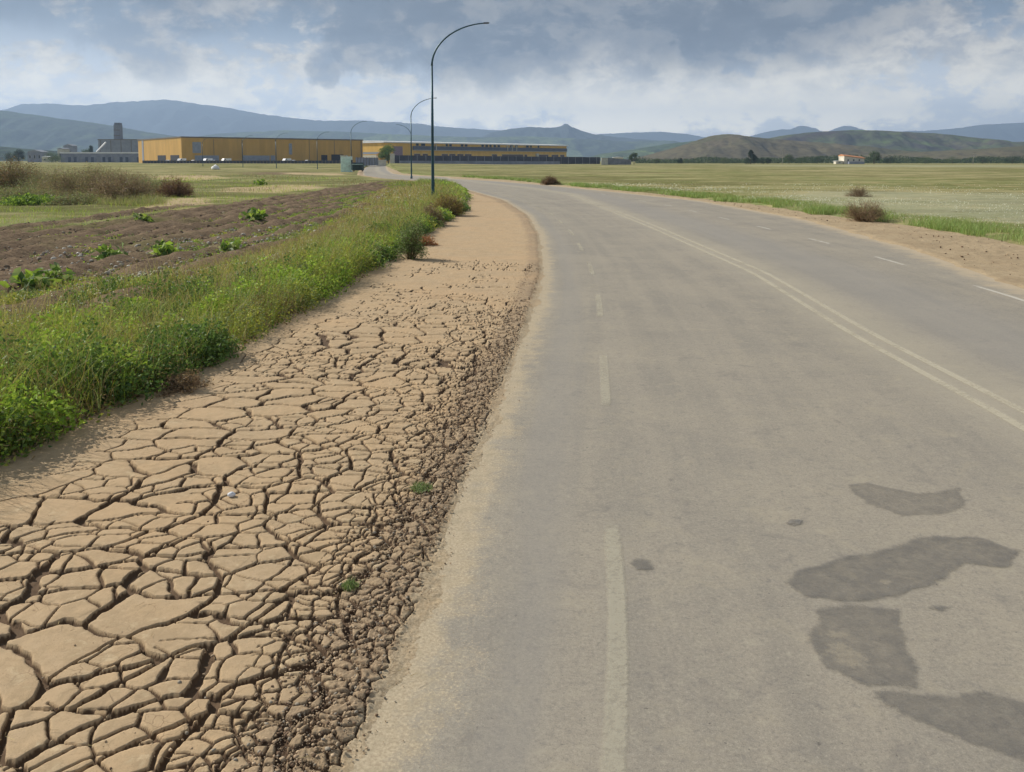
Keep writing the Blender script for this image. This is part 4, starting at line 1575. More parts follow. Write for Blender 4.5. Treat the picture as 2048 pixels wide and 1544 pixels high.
LP = lamp_proto()
lamps = [
    (866, 50.7, 0.0, 1.0, 'nearest and tallest lamp post, rising from brown weeds left of the bend'),
    (823, 111.0, 0.05, 1.0, 'second lamp post, just left of the nearest, arm reaching right'),
    (822.5, 197.0, math.pi + 0.25, 1.0, 'far lamp post lined up behind the second one, arm reaching left'),
    (703, 178.0, 0.0, 1.0, 'far lamp post before the warehouse end, above the pale cabinet'),
    (635, 205.0, 0.3, 0.86, 'slim far lamp post before the right part of the warehouse front'),
    (553, 215.0, 0.3, 0.86, 'slim far lamp post before the middle of the warehouse front'),
    (486, 232.0, 0.5, 0.84, 'slim far lamp post before the warehouse front, left of the middle'),
    (406, 250.0, 0.7, 0.82, 'slim far lamp post near the lit corner of the warehouse'),
]
for i, (px, Y, rz, s, lab) in enumerate(lamps):
    o = LP if i == 0 else copy_tree(LP)
    X = (px - 1024) / FPX * (Y * math.cos(PITCH) + CAMZ * math.sin(PITCH))
    o.location = (X, Y, float(gz(X, Y)))
    o.rotation_euler = (0, 0, rz)
    o.scale = (s, s, s)
    tag(o, lab, 'street lamp', 'curved arm street lamps along the road')


# ------------------------------------------------------------------ buildings
def frame_at(ax, ay, bx, by):
    """local frame: origin a, x axis a->b, y axis to the left of it (away from camera), returns angle and length"""
    return math.atan2(by - ay, bx - ax), math.hypot(bx - ax, by - ay)


def cladding(name, col, var=0.10, rib=0.9):
    m, t, b = new_mat(name)
    p = t.obj()
    w = t.node('ShaderNodeTexWave', wave_type='BANDS', bands_direction='X')
    t.l.new(p, w.inputs[0])
    w.inputs['Scale'].default_value = rib
    n = t.noise(t.scale(p, (1, 1, 0.15)), 0.35, 6, 0.65)
    n2 = t.noise(p, 0.12, 3, 0.5)
    c = t.mix(t.ss(n, 0.3, 0.7), tuple(x * (1 - var) for x in col), tuple(x * (1 + var) for x in col))
    c = t.mix(t.m('MULTIPLY', t.ss(n2, 0.45, 0.7), 0.25), c, tuple(x * 0.75 for x in col))
    t.inp(b.inputs['Base Color'], c)
    b.inputs['Roughness'].default_value = 0.6
    t.inp(b.inputs['Normal'], t.bump(w.outputs[1], 0.25, 0.05))
    return m


M_YEL = cladding("yellow_cladding", srgb(206, 164, 88))
M_YEL2 = cladding("yellow_render", srgb(232, 188, 98))
M_DARKG = simple_mat("dark_opening", (0.03, 0.032, 0.04), 0.6)
M_DIM = simple_mat("dusty_window_pane", srgb(98, 84, 78), 0.4, 0.2, 0.5)
M_TRIM = simple_mat("grey_roof_trim", srgb(120, 112, 98), 0.6)
M_WHITE = simple_mat("white_roof_sheet", (0.80, 0.80, 0.80), 0.5, 0.05, 0.3)
M_PANEL = simple_mat("pale_blue_grey_panel", srgb(150, 156, 168), 0.5, 0.12, 0.8)
M_BAND = simple_mat("blue_grey_glazing", srgb(70, 80, 100), 0.35, 0.2, 0.6, 0, 0.5)
M_CONC = simple_mat("pale_concrete", srgb(198, 194, 180), 0.85, 0.12, 0.8)
M_CONCD = simple_mat("weathered_concrete", srgb(138, 138, 142), 0.85, 0.18, 0.4)
M_FENCE = simple_mat("dark_fence_sheet", srgb(74, 76, 86), 0.7, 0.2, 0.3)
M_SHED = simple_mat("blue_grey_shed_wall", srgb(138, 142, 156), 0.8, 0.18, 0.3)
M_ROOFT = simple_mat("orange_roof_tiles", srgb(190, 132, 92), 0.85, 0.15, 1.2)
M_STUCCO = simple_mat("cream_stucco", srgb(216, 208, 190), 0.85, 0.08, 0.5)
M_GREY = simple_mat("grey_metal_shed", srgb(142, 146, 154), 0.6, 0.12, 0.3)


def build_warehouse():
    a, b = (-159.5, 400.0), (-83.0, 461.0)
    rz, L = frame_at(*a, *b)
    z0 = float(gz(a[0], a[1]))
    H = 13.3 - z0
    D = 77.0
    root = thing('warehouse', 'long yellow warehouse with a sunlit end wall and dark gate openings', 'warehouse', (a[0], a[1], z0), rz)
    root_w = MB()
    root_w.box(0, L, 0, D, -1.0, H)
    root_w.build('wall', M_YEL, root)
    MB().box(-0.25, L + 0.25, -0.25, D + 0.25, H - 0.05, H + 0.55).build('roof', M_TRIM, root)
    # long front (local y = 0, facing -y)
    def fx(px):   # local x of a pixel column on the front
        k = (px - 1024) / FPX
        # a + s*(b-a): X = k*Y
        dx, dy = (b[0] - a[0]) / L, (b[1] - a[1]) / L
        return (k * a[1] - a[0]) / (dx - k * dy)
    def hz(px, py):
        s = fx(px)
        Y = a[1] + s * (b[1] - a[1]) / L
        return W(px, py, Y)[2] - z0
    def front(name, mat, x0, x1, y0, y1, dep=0.12, par=root):
        mb = MB()
        za, zb = hz((x0 + x1) / 2, y1), hz((x0 + x1) / 2, y0)
        mb.box(fx(x0), fx(x1), -dep, 0.02, max(za, -0.5), zb)
        return mb.build(name, mat, par)
    front('wall_panel', M_PANEL, 388, 405, 284, 306)
    front('wall_panel', M_PANEL, 580, 586, 287, 309)
    for (x0, x1) in ((487, 541), (543, 552), (392, 440)):
        front('shutter_door', M_PANEL, x0, x1, 311, 325)
    front('gate_opening', M_DARKG, 644, 656, 310, 326)
    front('gate_opening', M_DARKG, 664, 688, 309, 326)
    front('drain_pipe', M_TRIM, 723, 724.5, 281, 326, 0.3)
    for px in (430, 486, 553, 620, 670):
        front('wall_seam', M_TRIM, px, px + 0.8, 279, 324, 0.06)
    # left end wall (local x = 0)
    for (y0, y1) in ((4, 18), (26, 40)):
        MB().box(-0.12, 0.02, y0, y1, -0.3, 4.0).build('gate_opening', M_DARKG, root)
    MB().box(-0.15, 0.02, 66, 69, -0.3, H - 0.1).build('wall_panel', M_PANEL, root)


build_warehouse()


def build_office():
    a, b = (-80.7, 520.0), (43.0, 654.0)
    rz, L = frame_at(*a, *b)
    z0 = 0.0
    H = 13.3
    D = 36.0
    dx, dy = (b[0] - a[0]) / L, (b[1] - a[1]) / L

    def fx(px):
        k = (px - 1024) / FPX
        return (k * a[1] - a[0]) / (dx - k * dy)

    def hz(px, py):
        return W(px, py, a[1] + fx(px) * dy)[2] - z0
    root = thing('office_building', 'long two storey yellow building with white roof and dark balcony band', 'building', (a[0], a[1], z0), rz)
    MB().box(0, L, 0, D, -1, H).build('wall', M_YEL2, root)
    # white shallow roof with overhang
    mb = MB()
    mb.prism([(-1.2, H), (-1.2, H + 0.8), (D / 2, H + 1.7), (D + 1.2, H + 0.8), (D + 1.2, H)], 'x', -0.8, L + 0.8)
    mb.build('roof', M_WHITE, root)
    def bx(name, mat, x0, x1, z_a, z_b, dep, par=root):
        return MB().box(x0, x1, -dep, 0.05, z_a, z_b).build(name, mat, par)
    u0 = hz(950, 301)
    u1 = hz(950, 294)
    bal = bx('balcony_band', M_BAND, fx(826), fx(1132), u0, u1, 0.9)
    MB().box(fx(826), fx(1132), -0.98, -0.03, u0 - 0.35, u0 - 0.02).build('balcony_slab', M_CONC, bal)
    for px in (871, 1013, 1022, 1031):
        bx('pillar', M_CONC, fx(px), fx(px) + 0.6, u0, u1 + 1.3, 1.02)
    # upper windows
    for (x0, x1) in ((833, 838), (843, 851), (892, 896), (899, 904), (922, 927), (930, 935), (963, 968), (971, 976), (979, 983), (987, 992), (995, 1000), (1020, 1026), (1030, 1035), (1052, 1057), (1060, 1063), (1075, 1078)):
        w = bx('window', M_CONC, fx(x0) - 0.15, fx(x1) + 0.15, u1 + 0.1, u1 + 1.95, 0.10)
        MB().box(fx(x0), fx(x1), -0.16, -0.08, u1 + 0.2, u1 + 1.8).build('pane', M_DARKG, w)
    g0, g1 = hz(950, 313), hz(950, 308.5)
    for (x0, x1) in ((829, 841), (846, 856), (884, 896), (899, 911), (915, 927), (930, 943), (984, 994), (1004, 1046), (1049, 1054), (1076, 1096), (1103, 1116), (1120, 1128)):
        w = bx('window', M_CONC, fx(x0) - 0.15, fx(x1) + 0.15, g0 - 0.1, g1 + 0.15, 0.10)
        MB().box(fx(x0), fx(x1), -0.16, -0.08, g0, g1).build('pane', M_DIM, w)
    bx('wall_panel', simple_mat("mauve_panel", srgb(150, 128, 140), 0.7), fx(788), fx(806), 3.0, 11.2, 0.14)
    bx('wall_panel', M_BAND, fx(772), fx(778), 2.0, 7.0, 0.14)
    bx('pillar', M_CONC, fx(1071), fx(1075), 0, hz(1073, 307), 1.3)
    # band on the sunlit end wall
    MB().box(-0.12, 0.05, 0.3, D - 0.3, 6.2, 7.6).build('end_band', M_PANEL, root)
    MB().box(-0.14, 0.05, 1.0, D - 1, 4.0, 5.6).build('end_band', M_CONC, root)


build_office()


def wall_run(name, label, cat, p0, p1, h0, h1, mat, thick=0.3, posts=0, post_mat=None, z0=None):
    """fence or wall between two ground points, its panels and each post"""
    (ax, ay), (bx, by) = p0, p1
    rz, L = frame_at(ax, ay, bx, by)
    zb = float(gz(ax, ay)) if z0 is None else z0
    root = thing(name, label, cat, (ax, ay, zb), rz)
    mb = MB()
    mb.add([(0, 0, -0.5), (L, 0, -0.5), (L, thick, -0.5), (0, thick, -0.5), (0, 0, h0), (L, 0, h1), (L, thick, h1), (0, thick, h0)],
           [(3, 2, 1, 0), (4, 5, 6, 7), (0, 1, 5, 4), (1, 2, 6, 5), (2, 3, 7, 6), (3, 0, 4, 7)])
    mb.build('wall_panel', mat, root)
    if posts:
        for k in range(posts):
            x = L * (k + 0.5) / posts
            hh = h0 + (h1 - h0) * (k + 0.5) / posts
            MB().box(x - 0.14, x + 0.14, -0.12, thick + 0.05, -0.5, hh + 0.12).build('post', post_mat or mat, root)
    return root


def Wp(px, Y):
    return ((px - 1024) / FPX * (Y * math.cos(PITCH) + CAMZ * math.sin(PITCH)), Y)


wall_run('perimeter_wall', 'long dark grey wall in front of the white roofed yellow building', 'wall', Wp(790, 385), Wp(1200, 440), 3.8, 3.1, M_FENCE, 0.3, 26, M_CONCD)
wall_run('perimeter_wall', 'low dark kerb wall along the foot of the long grey one', 'wall', Wp(800, 378), Wp(1120, 414), 1.3, 1.0, M_SHED, 0.3, 0)
wall_run('metal_fence', 'long low dark fence in front of the yellow warehouse', 'fence', Wp(285, 372), Wp(690, 356), 1.35, 1.35, M_FENCE, 0.08, 60, M_TRIM)
wall_run('metal_fence', 'dark sheet fence between the dumpster and the white gate pillar', 'fence', Wp(712, 300), Wp(757, 340), 2.6, 2.6, M_SHED, 0.08, 8, M_TRIM)
wall_run('concrete_wall', 'grey block wall beside the pale pillar at the right field end', 'wall', Wp(1216, 440), Wp(1262, 448), 3.7, 2.6, M_CONCD, 0.4, 6, M_CONCD)


def pillar(label, px, Y, w, h):
    X, _ = Wp(px, Y)
    root = thing('gate_pillar', label, 'pillar', (X, Y, float(gz(X, Y))))
    MB().box(-w / 2, w / 2, -w / 2, w / 2, -0.4, h).build('shaft', M_CONC, root, bevel=0.03)
    MB().box(-w / 2 - 0.12, w / 2 + 0.12, -w / 2 - 0.12, w / 2 + 0.12, h + 0.003, h + 0.25).build('cap', M_CONC, root, bevel=0.03)


pillar('pale gate pillar at the left end of the dark perimeter wall', 785, 384, 1.9, 4.3)
pillar('short thick pale pillar at the right end of the dark perimeter wall', 1209, 439, 3.2, 3.3)


def low_block(name, label, cat, px0, px1, Y, h, depth, mat, roofmat, z=None, gable=0.0, cap=0.4):
    x0, _ = Wp(px0, Y)
    x1, _ = Wp(px1, Y)
    w = x1 - x0
    root = thing(name, label, cat, (x0, Y, float(gz(x0, Y)) if z is None else z))
    MB().box(0, w, 0, depth, -1, h).build('wall', mat, root)
    if gable:
        MB().prism([(-0.4, h), (w + 0.4, h), (w + 0.4, h + 0.15), (w * 0.5, h + gable), (-0.4, h + 0.15)], 'y', -0.4, depth + 0.4).build('roof', roofmat, root)
    else:
        MB().box(-0.3, w + 0.3, -0.3, depth + 0.3, h, h + cap).build('roof', roofmat, root)
    return root, w, h


low_block('low_wall', 'small white low wall left of the pale gate pillar', 'wall', 753, 772, 352, 1.5, 0.6, M_CONC, M_WHITE, cap=0.15)
r_, w_, h_ = low_block('long_shed', 'long low shed with white roof edge at far left', 'shed', 122, 283, 560, 6.0, 30, M_SHED, M_WHITE, cap=0.9)
for k in range(14):
    MB().box(w_ * (k + 0.25) / 14, w_ * (k + 0.75) / 14, -0.12, 0.05, 0.2, 3.6).build('bay_opening', M_BAND if k % 3 else M_GREY, r_)
r_, w_, h_ = low_block('factory_hall', 'grey factory hall behind the long white edged shed', 'hall', 198, 300, 640, 17.0, 50, M_GREY, M_TRIM, cap=0.6)
for k in range(5):
    MB().box(w_ * (k + 0.2) / 5, w_ * (k + 0.2) / 5 + 0.5, -0.1, 0.05, 0, 16.8).build('wall_seam', M_TRIM, r_)
# silo tower
X, _ = Wp(236, 655)
root = thing('silo_tower', 'tall narrow grey tower rising behind the factory hall', 'tower', (X, 655, 0.8))
MB().box(-2.4, 2.4, 0, 5, -1, 29.5).build('shaft', simple_mat("tower_grey", srgb(132, 138, 148), 0.8), root)
MB().box(-1.9, 2.2, 0.3, 4.7, 29.5, 31.0).build('head', simple_mat("tower_grey_dark", srgb(120, 126, 138), 0.8), root)
for k in range(6):
    MB().box(-2.5, 2.5, -0.14, 0.05, 3 + 4.4 * k, 3.5 + 4.4 * k).build('platform', M_TRIM, root)
# conveyor
X0, _ = Wp(194, 600)
root = thing('conveyor', 'slanting white conveyor at the left end of the factory hall', 'conveyor', (X0, 600, 0.8))
MB().tube([(0, 0, 7.5), (7.0, 0, 14.5)], [0.6, 0.6], 4).build('belt', M_WHITE, root)
for q in (0.1, 0.5, 0.95):
    MB().box(7 * q - 0.15, 7 * q + 0.15, -0.2, 0.2, -0.5, 7.2 + 7 * q).build('leg', M_GREY, root)


def house(label, px0, px1, Y, h, mat, roof, gable, depth=9, wins=2):
    r, w, hh = low_block('house', label, 'house', px0, px1, Y, h, depth, mat, roof, gable=gable)
    for k in range(wins):
        cx = w * (k + 0.5) / wins
        wf = MB().box(cx - 0.7, cx + 0.7, -0.08, 0.04, h * 0.35, h * 0.7).build('window', M_CONC, r)
        MB().box(cx - 0.55, cx + 0.55, -0.13, -0.06, h * 0.35 + 0.15, h * 0.7 - 0.15).build('pane', M_DARKG, wf)
    return r


house('pale bluish house among trees at the far left edge', 56, 84, 620, 7.5, M_SHED, M_GREY, 1.8, wins=3)
house('tall narrow white house left of the long shed', 116, 127, 600, 9.5, M_CONC, M_GREY, 1.0, wins=1)
house('small white house low among the far left trees', 84, 96, 590, 3.6, M_STUCCO, M_WHITE, 0.8, wins=1)
house('dim grey house on the slope behind the left sheds', 128, 146, 800, 15.0, M_SHED, M_GREY, 2.0, wins=2)


def farmhouse():
    Y = 520
    x0, _ = Wp(1688, Y)
    x1, _ = Wp(1728, Y)
    w = x1 - x0
    root = thing('farmhouse', 'cream farmhouse with orange tiled roof among trees on the right', 'house', (x0, Y, 0))
    MB().prism([(0, -0.5), (w, -0.5), (w, 3.6), (0, 5.2)], 'y', 0, 9).build('wall', M_STUCCO, root)
    mb = MB()
    mb.add([(-0.2, -0.4, 5.3), (w + 0.5, -0.4, 3.65), (w + 0.5, 4.5, 4.6), (-0.2, 4.5, 6.2), (-0.2, 9.4, 5.3), (w + 0.5, 9.4, 3.65),
            (-0.2, -0.4, 5.0), (w + 0.5, -0.4, 3.3), (-0.2, 9.4, 5.0), (w + 0.5, 9.4, 3.3)],
           [(0, 1, 2, 3), (3, 2, 5, 4), (6, 7, 1, 0), (8, 4, 5, 9), (0, 3, 4, 8, 6), (1, 7, 9, 5, 2)])
    mb.build('roof', M_ROOFT, root)
    MB().box(2, w - 1, -3.0, -0.02, -0.4, 1.5).build('porch', M_SHED, root)
    for cx in (2.5, 6, 9.5):
        wf = MB().box(cx - 0.5, cx + 0.5, -0.1, -0.005, 1.8, 3.0).build('window', M_CONC, root)
        MB().box(cx - 0.38, cx + 0.38, -0.15, -0.08, 1.92, 2.88).build('pane', M_DARKG, wf)


farmhouse()
house('small white hut left of the orange roofed farmhouse', 1672, 1686, 520, 1.7, M_STUCCO, M_WHITE, 0.4, 4, 1)
house('low white roofed hut behind the grey block wall', 1228, 1246, 470, 3.9, M_STUCCO, M_WHITE, 0.5, 5, 1)


# utility cabinet and dumpster by the roadside
X, Y = Wp(693.5, 165)
root = thing('utility_cabinet', 'tall pale green electric cabinet standing in the field edge weeds', 'cabinet', (X, Y, float(gz(X, Y))))
M_CAB = simple_mat("pale_green_cabinet", srgb(216, 236, 228), 0.7, 0.08, 1.5)
MB().box(-1.05, 1.05, -0.7, 0.7, -0.3, 3.2).build('body', M_CAB, root, bevel=0.03)
MB().box(-1.12, 0.1, -0.77, 0.77, 3.203, 3.42).build('roof', M_CONC, root, bevel=0.02)
dr_ = MB().box(-0.85, 0.85, -0.735, -0.69, 0.1, 2.7).build('door', simple_mat("cabinet_door", srgb(204, 230, 220), 0.6), root)
MB().box(0.6, 0.68, -0.79, -0.73, 1.2, 1.5).build('handle', M_TRIM, dr_)
MB().box(-1.15, 1.15, -0.8, 0.8, -0.4, 0.12).build('plinth', M_CONCD, root)

X, Y = Wp(716.5, 163)
root = thing('dumpster', 'dark green waste container with pale rim beside the pale cabinet', 'dumpster', (X, Y, float(gz(X, Y)) + 0.3))
M_DG = simple_mat("dark_green_paint", srgb(34, 58, 62), 0.5, 0.25, 2.0, 0, 0.4)
M_RIM = simple_mat("pale_green_rim", srgb(150, 176, 172), 0.6)
MB().prism([(-0.75, 0.18), (0.75, 0.18), (0.9, 1.35), (-0.9, 1.35)], 'x', -1.05, 1.05).build('body', M_DG, root, bevel=0.03)
MB().prism([(-0.95, 1.36), (0.95, 1.36), (0.6, 1.72), (-0.6, 1.72)], 'x', -1.08, 1.08).build('lid', M_DG, root, bevel=0.03)
rim = MB()
rim.box(-1.12, 1.12, -0.99, -0.93, 1.26, 1.40)
rim.box(-1.12, -1.02, -0.93, -0.80, 0.2, 1.26)
rim.build('rim', M_RIM, root)
for sx in (-0.85, 0.85):
    for sy in (-0.5, 0.5):
        MB().tube([(sx - 0.05, sy, 0.05), (sx + 0.05, sy, 0.05)], [0.14, 0.14], 12).build('wheel', M_DARKG, root)
MB().box(-1.3, -1.12, -0.5, 0.5, 0.3, 2.2).build('side_frame', M_DG, root)
MB().box(1.12, 1.34, -0.3, 0.3, 0.9, 1.15).build('lifting_lug', M_RIM, root)


# ------------------------------------------------------------------ vehicles parked at the warehouse
M_CARW = simple_mat("white_car_paint", (0.82, 0.82, 0.82), 0.35, 0.03, 1.0, 0, 0.5)
M_CARG = simple_mat("dark_car_glass", (0.03, 0.035, 0.045), 0.2, 0.05, 1.0, 0, 0.6)
M_TYRE = simple_mat("tyre_rubber", (0.03, 0.03, 0.03), 0.9)


def car_proto():
    root = thing('parked_car', 'x', 'car')
    prof = [(-2.05, 0.35), (-2.1, 0.8), (-1.95, 1.0), (-1.15, 1.05), (-0.6, 1.48), (0.75, 1.50), (1.55, 1.08), (2.05, 0.98), (2.15, 0.6), (2.1, 0.35)]
    MB().prism(prof, 'y', -0.85, 0.85).build('body', M_CARW, root, bevel=0.06)
    mb = MB()
    mb.prism([(-1.0, 1.06), (-0.55, 1.40), (0.7, 1.42), (1.35, 1.08)], 'y', -0.865, 0.865)
    mb.build('window', M_CARG, root)
    for sx in (-1.3, 1.35):
        for sy in (-0.88, 0.70):
            MB().tube([(sx, sy, 0.33), (sx, sy + 0.18, 0.33)], [0.33, 0.33], 14).build('wheel', M_TYRE, root)
    return root


def van_proto():
    root = thing('parked_van', 'x', 'van')
    prof = [(-2.6, 0.4), (-2.65, 1.1), (-1.9, 1.35), (-1.35, 2.2), (2.55, 2.25), (2.6, 0.4)]
    MB().prism(prof, 'y', -0.95, 0.95).build('body', M_CARW, root, bevel=0.07)
    MB().prism([(-1.8, 1.36), (-1.35, 2.0), (-0.7, 2.0), (-0.7, 1.36)], 'y', -0.965, 0.965).build('window', M_CARG, root)
    for sx in (-1.7, 1.7):
        for sy in (-0.98, 0.78):
            MB().tube([(sx, sy, 0.36), (sx, sy + 0.2, 0.36)], [0.36, 0.36], 14).build('wheel', M_TYRE, root)
    return root


CP, VP = car_proto(), van_proto()
fc = fv = True
for px, Y, kind, lab in ((336, 377, 'c', 'white car parked at the gates of the sunlit warehouse end'),
                         (363, 374, 'v', 'white van parked at the sunlit corner of the warehouse'),
                         (388, 374, 'c', 'white car parked just right of the warehouse corner'),
                         (415, 376, 'v', 'white van before the left shutters of the warehouse front'),
                         (428, 378, 'c', 'white car beside the van before the left warehouse shutters'),
                         (452, 380, 'v', 'white van between the left and middle warehouse shutters'),
                         (573, 392, 'v', 'white van just right of the wide middle shutter'),
                         (587, 394, 'c', 'white car next to the van right of the middle shutter'),
                         (614, 398, 'c', 'white car standing alone before the warehouse gate openings')):
    X, Y = Wp(px, Y)
    if kind == 'c':
        o = CP if fc else copy_tree(CP)
        fc = False
    else:
        o = VP if fv else copy_tree(VP)
        fv = False
    o.location = (X, Y, float(gz(X, Y)) + 0.25)
    o.rotation_euler = (0, 0, random.uniform(0.9, 1.9))
    o.scale = (0.92, 0.92, 0.92)
    tag(o, lab, 'car' if kind == 'c' else 'van', 'white vehicles parked before the warehouse')

# ------------------------------------------------------------------ trees on the plain
M_BARK = simple_mat("bark", srgb(84, 70, 56), 0.9)


def tree(name, label, px, Y, w, h, pal, crown0=0.18, shape='round', n=2600, cat='tree', leaf=None, zoff=0.0, group=None, lean=0):
    X, _ = Wp(px, Y)
    root = thing(name, label, cat, (X, Y, float(gz(X, Y)) + zoff), rng.uniform(0, 6), group)
    mb = MB()
    mb.tube([(0, 0, -0.4), (0.02 * h, 0, h * 0.35), (0.0, 0.01 * h, h * 0.75)], [0.035 * h, 0.026 * h, 0.010 * h], 8)
    for k in range(5):
        a = k * 1.26 + 0.4
        zz = h * (0.25 + 0.09 * k)
        mb.tube([(0.01 * h, 0, zz), (math.cos(a) * w * 0.28, math.sin(a) * w * 0.28, zz + h * 0.16)], [0.014 * h, 0.006 * h], 6)
    mb.build('trunk', M_BARK, root, smooth=True)
    v = Veg()
    leaf = leaf or max(0.25, h * 0.055)
    K = 26
    for k in range(K):
        u = (k + 0.5) / K
        if shape == 'cone':
            zz = h * (0.12 + 0.85 * u)
            rr = w * 0.5 * (1 - u) ** 0.8 * random.uniform(0.4, 1.0)
            cr = w * 0.5 * (0.30 * (1 - u) + 0.12)
        elif shape == 'column':
            zz = h * (0.08 + 0.86 * u)
            rr = w * 0.25 * random.random()
            cr = w * 0.36
        else:
            ph = math.acos(1 - 1.7 * u)
            zz = h * (crown0 + (1 - crown0) * (0.5 + 0.42 * math.cos(ph)))
            rr = w * 0.36 * math.sin(ph) * random.uniform(0.5, 1.1)
            cr = w * random.uniform(0.13, 0.22)
        a = random.uniform(0, 6.28)
        m_ = n // K
        d = rng.normal(0, 1, (m_, 3))
        d /= np.linalg.norm(d, axis=1)[:, None]
        d *= (rng.random(m_) ** 0.45)[:, None] * cr
        d[:, 2] *= 0.8
        P = d + np.array([math.cos(a) * rr, math.sin(a) * rr, zz])
        br = random.uniform(0.75, 1.25)
        Ls = leaf * rng.uniform(0.6, 1.3, m_)
        v.leaves(P, Ls, Ls * 0.6, pick(pal, m_) * br, 0.3)
    v.build('crown', M_LEAF, root)
    return root


PT_D = [lin(44, 62, 44), lin(52, 70, 48), lin(38, 54, 42)]
PT_M = [lin(70, 88, 56), lin(82, 98, 62), lin(60, 76, 50)]
PT_G = [lin(92, 104, 74), lin(78, 92, 66)]
GT = 'trees on the far plain at the right'
tree('round_tree', 'bushy green tree with an orange tinge between warehouse and gate pillar', 777, 395, 10, 8.4, [lin(86, 120, 60), lin(74, 104, 56), lin(120, 120, 52)], 0.05, n=3600)
tree('shrub_tree', 'small orange brown bush at the foot of the yellow end wall', 762, 398, 5, 5.4, [lin(190, 130, 50), lin(150, 110, 50)], 0.0, n=1400)
tree('round_tree', 'dark tree at the far left among small houses', 38, 560, 9, 8.5, PT_D, 0.05)
tree('round_tree', 'dark broad tree left of the small houses at far left', 24, 555, 11, 6.6, PT_D, 0.0)
tree('round_tree', 'grey green tree behind the long white edged shed', 178, 600, 12, 9.5, PT_M, 0.1)
tree('slim_tree', 'slim dark tree behind the left end of the shed', 183, 590, 3, 12, PT_D, 0.1, 'column')
tree('round_tree', 'dim bluish tree beside the tall narrow white house', 104, 560, 14, 6.5, PT_M, 0.0)
tree('round_tree', 'low green tree before the left end of the white edged shed', 112, 530, 10, 4.2, PT_M, 0.0)
tree('cone_tree', 'dark cone shaped tree alone on the right plain', 1501, 500, 9.5, 8.6, PT_D, 0.1, 'cone', 4200)
tree('round_tree', 'small round tree right after the pale hut by the grey block wall', 1268, 470, 7.5, 6.5, PT_M, 0.12)
tree('round_tree', 'dark round tree touching the left side of the farmhouse', 1680, 530, 6.5, 5.2, PT_D, 0.0, group=GT)
tree('round_tree', 'tall grey green tree right of the orange roofed farmhouse', 1748, 545, 9, 8.2, PT_M, 0.05, group=GT)
tree('round_tree', 'dark low tree farther right of the farmhouse', 1780, 540, 9, 4.6, PT_D, 0.0, group=GT)
tree('low_tree', 'low dark tree between cone tree and farmhouse, nearest the farmhouse', 1635, 540, 10, 4.4, PT_D, 0.0, group=GT)
tree('low_tree', 'low dark tree in the middle between cone tree and farmhouse', 1604, 545, 9, 4.2, PT_M, 0.0, group=GT)
tree('low_tree', 'greenish tree with a blurred crown left of the middle one', 1578, 550, 8.5, 6.0, PT_M, 0.0, group=GT)
tree('low_tree', 'small dark tree just right of the cone tree', 1522, 510, 6, 3.6, PT_D, 0.0, group=GT)
tree('low_tree', 'second small dark tree right of the cone tree', 1536, 512, 5, 3.7, PT_D, 0.0, group=GT)
tree('low_tree', 'low grey green tree left of the cone tree', 1448, 540, 9, 3.9, PT_G, 0.0, group=GT)
tree('low_tree', 'small dark tree at the foot of the brown hill', 1360, 560, 5, 3.6, PT_D, 0.0, group=GT)
tree('low_tree', 'pale grey shrubby tree at the left foot of the brown hill', 1312, 540, 6, 3.3, PT_G, 0.0, group=GT)
tree('low_tree', 'dark tree near the right picture edge, before the low hills', 1965, 560, 12, 4.6, PT_D, 0.0, group=GT)
tree('low_tree', 'wide low tree line clump right of the farmhouse trees', 1850, 560, 14, 4.4, PT_M, 0.0, group=GT)
tree('low_tree', 'dark clump at the right picture edge of the plain', 2025, 560, 12, 5.0, PT_D, 0.0, group=GT)
tree('low_tree', 'grey clump between the wide one and the right edge ones', 1905, 580, 13, 4.6, PT_G, 0.0, group=GT)


def hedgerow():
    """far tree belt that reads as one mass at the foot of the hills"""
    v = Veg()
    N = 30000
    px = rng.uniform(1270, 2150, N)
    Y = 620 + 60 * rng.random(N)
    X = (px - 1024) / FPX * Y
    top = 1.5 + 5.0 * fbm(X * 0.045, Y * 0.02, 191, 4) ** 1.6 * 1.4
    z = rng.random(N) * top
    v.leaves(np.stack([X, Y, z], 1), 0.9, 0.6, pick(PT_M + PT_D + PT_G, N), 0.2)
    tag(v.build('far_hedgerow', M_LEAF), kind='stuff')


hedgerow()

# slender utility poles
M_WOOD = simple_mat("pale_pole", srgb(150, 146, 138), 0.8)
for px, Y, h, lab in ((1565, 470, 8.6, 'pale slender pole behind the trees right of the cone tree'),
                      (1946, 520, 6.5, 'pale slender pole near the right edge of the plain')):
    X, _ = Wp(px, Y)
    root = thing('utility_pole', lab, 'pole', (X, Y, 0))
    MB().tube([(0, 0, -0.3), (0, 0, h)], [0.14, 0.10], 10).build('shaft', M_WOOD, root)
    MB().box(-0.9, 0.9, -0.07, 0.07, h - 0.6, h - 0.45).build('crossarm', M_WOOD, root)


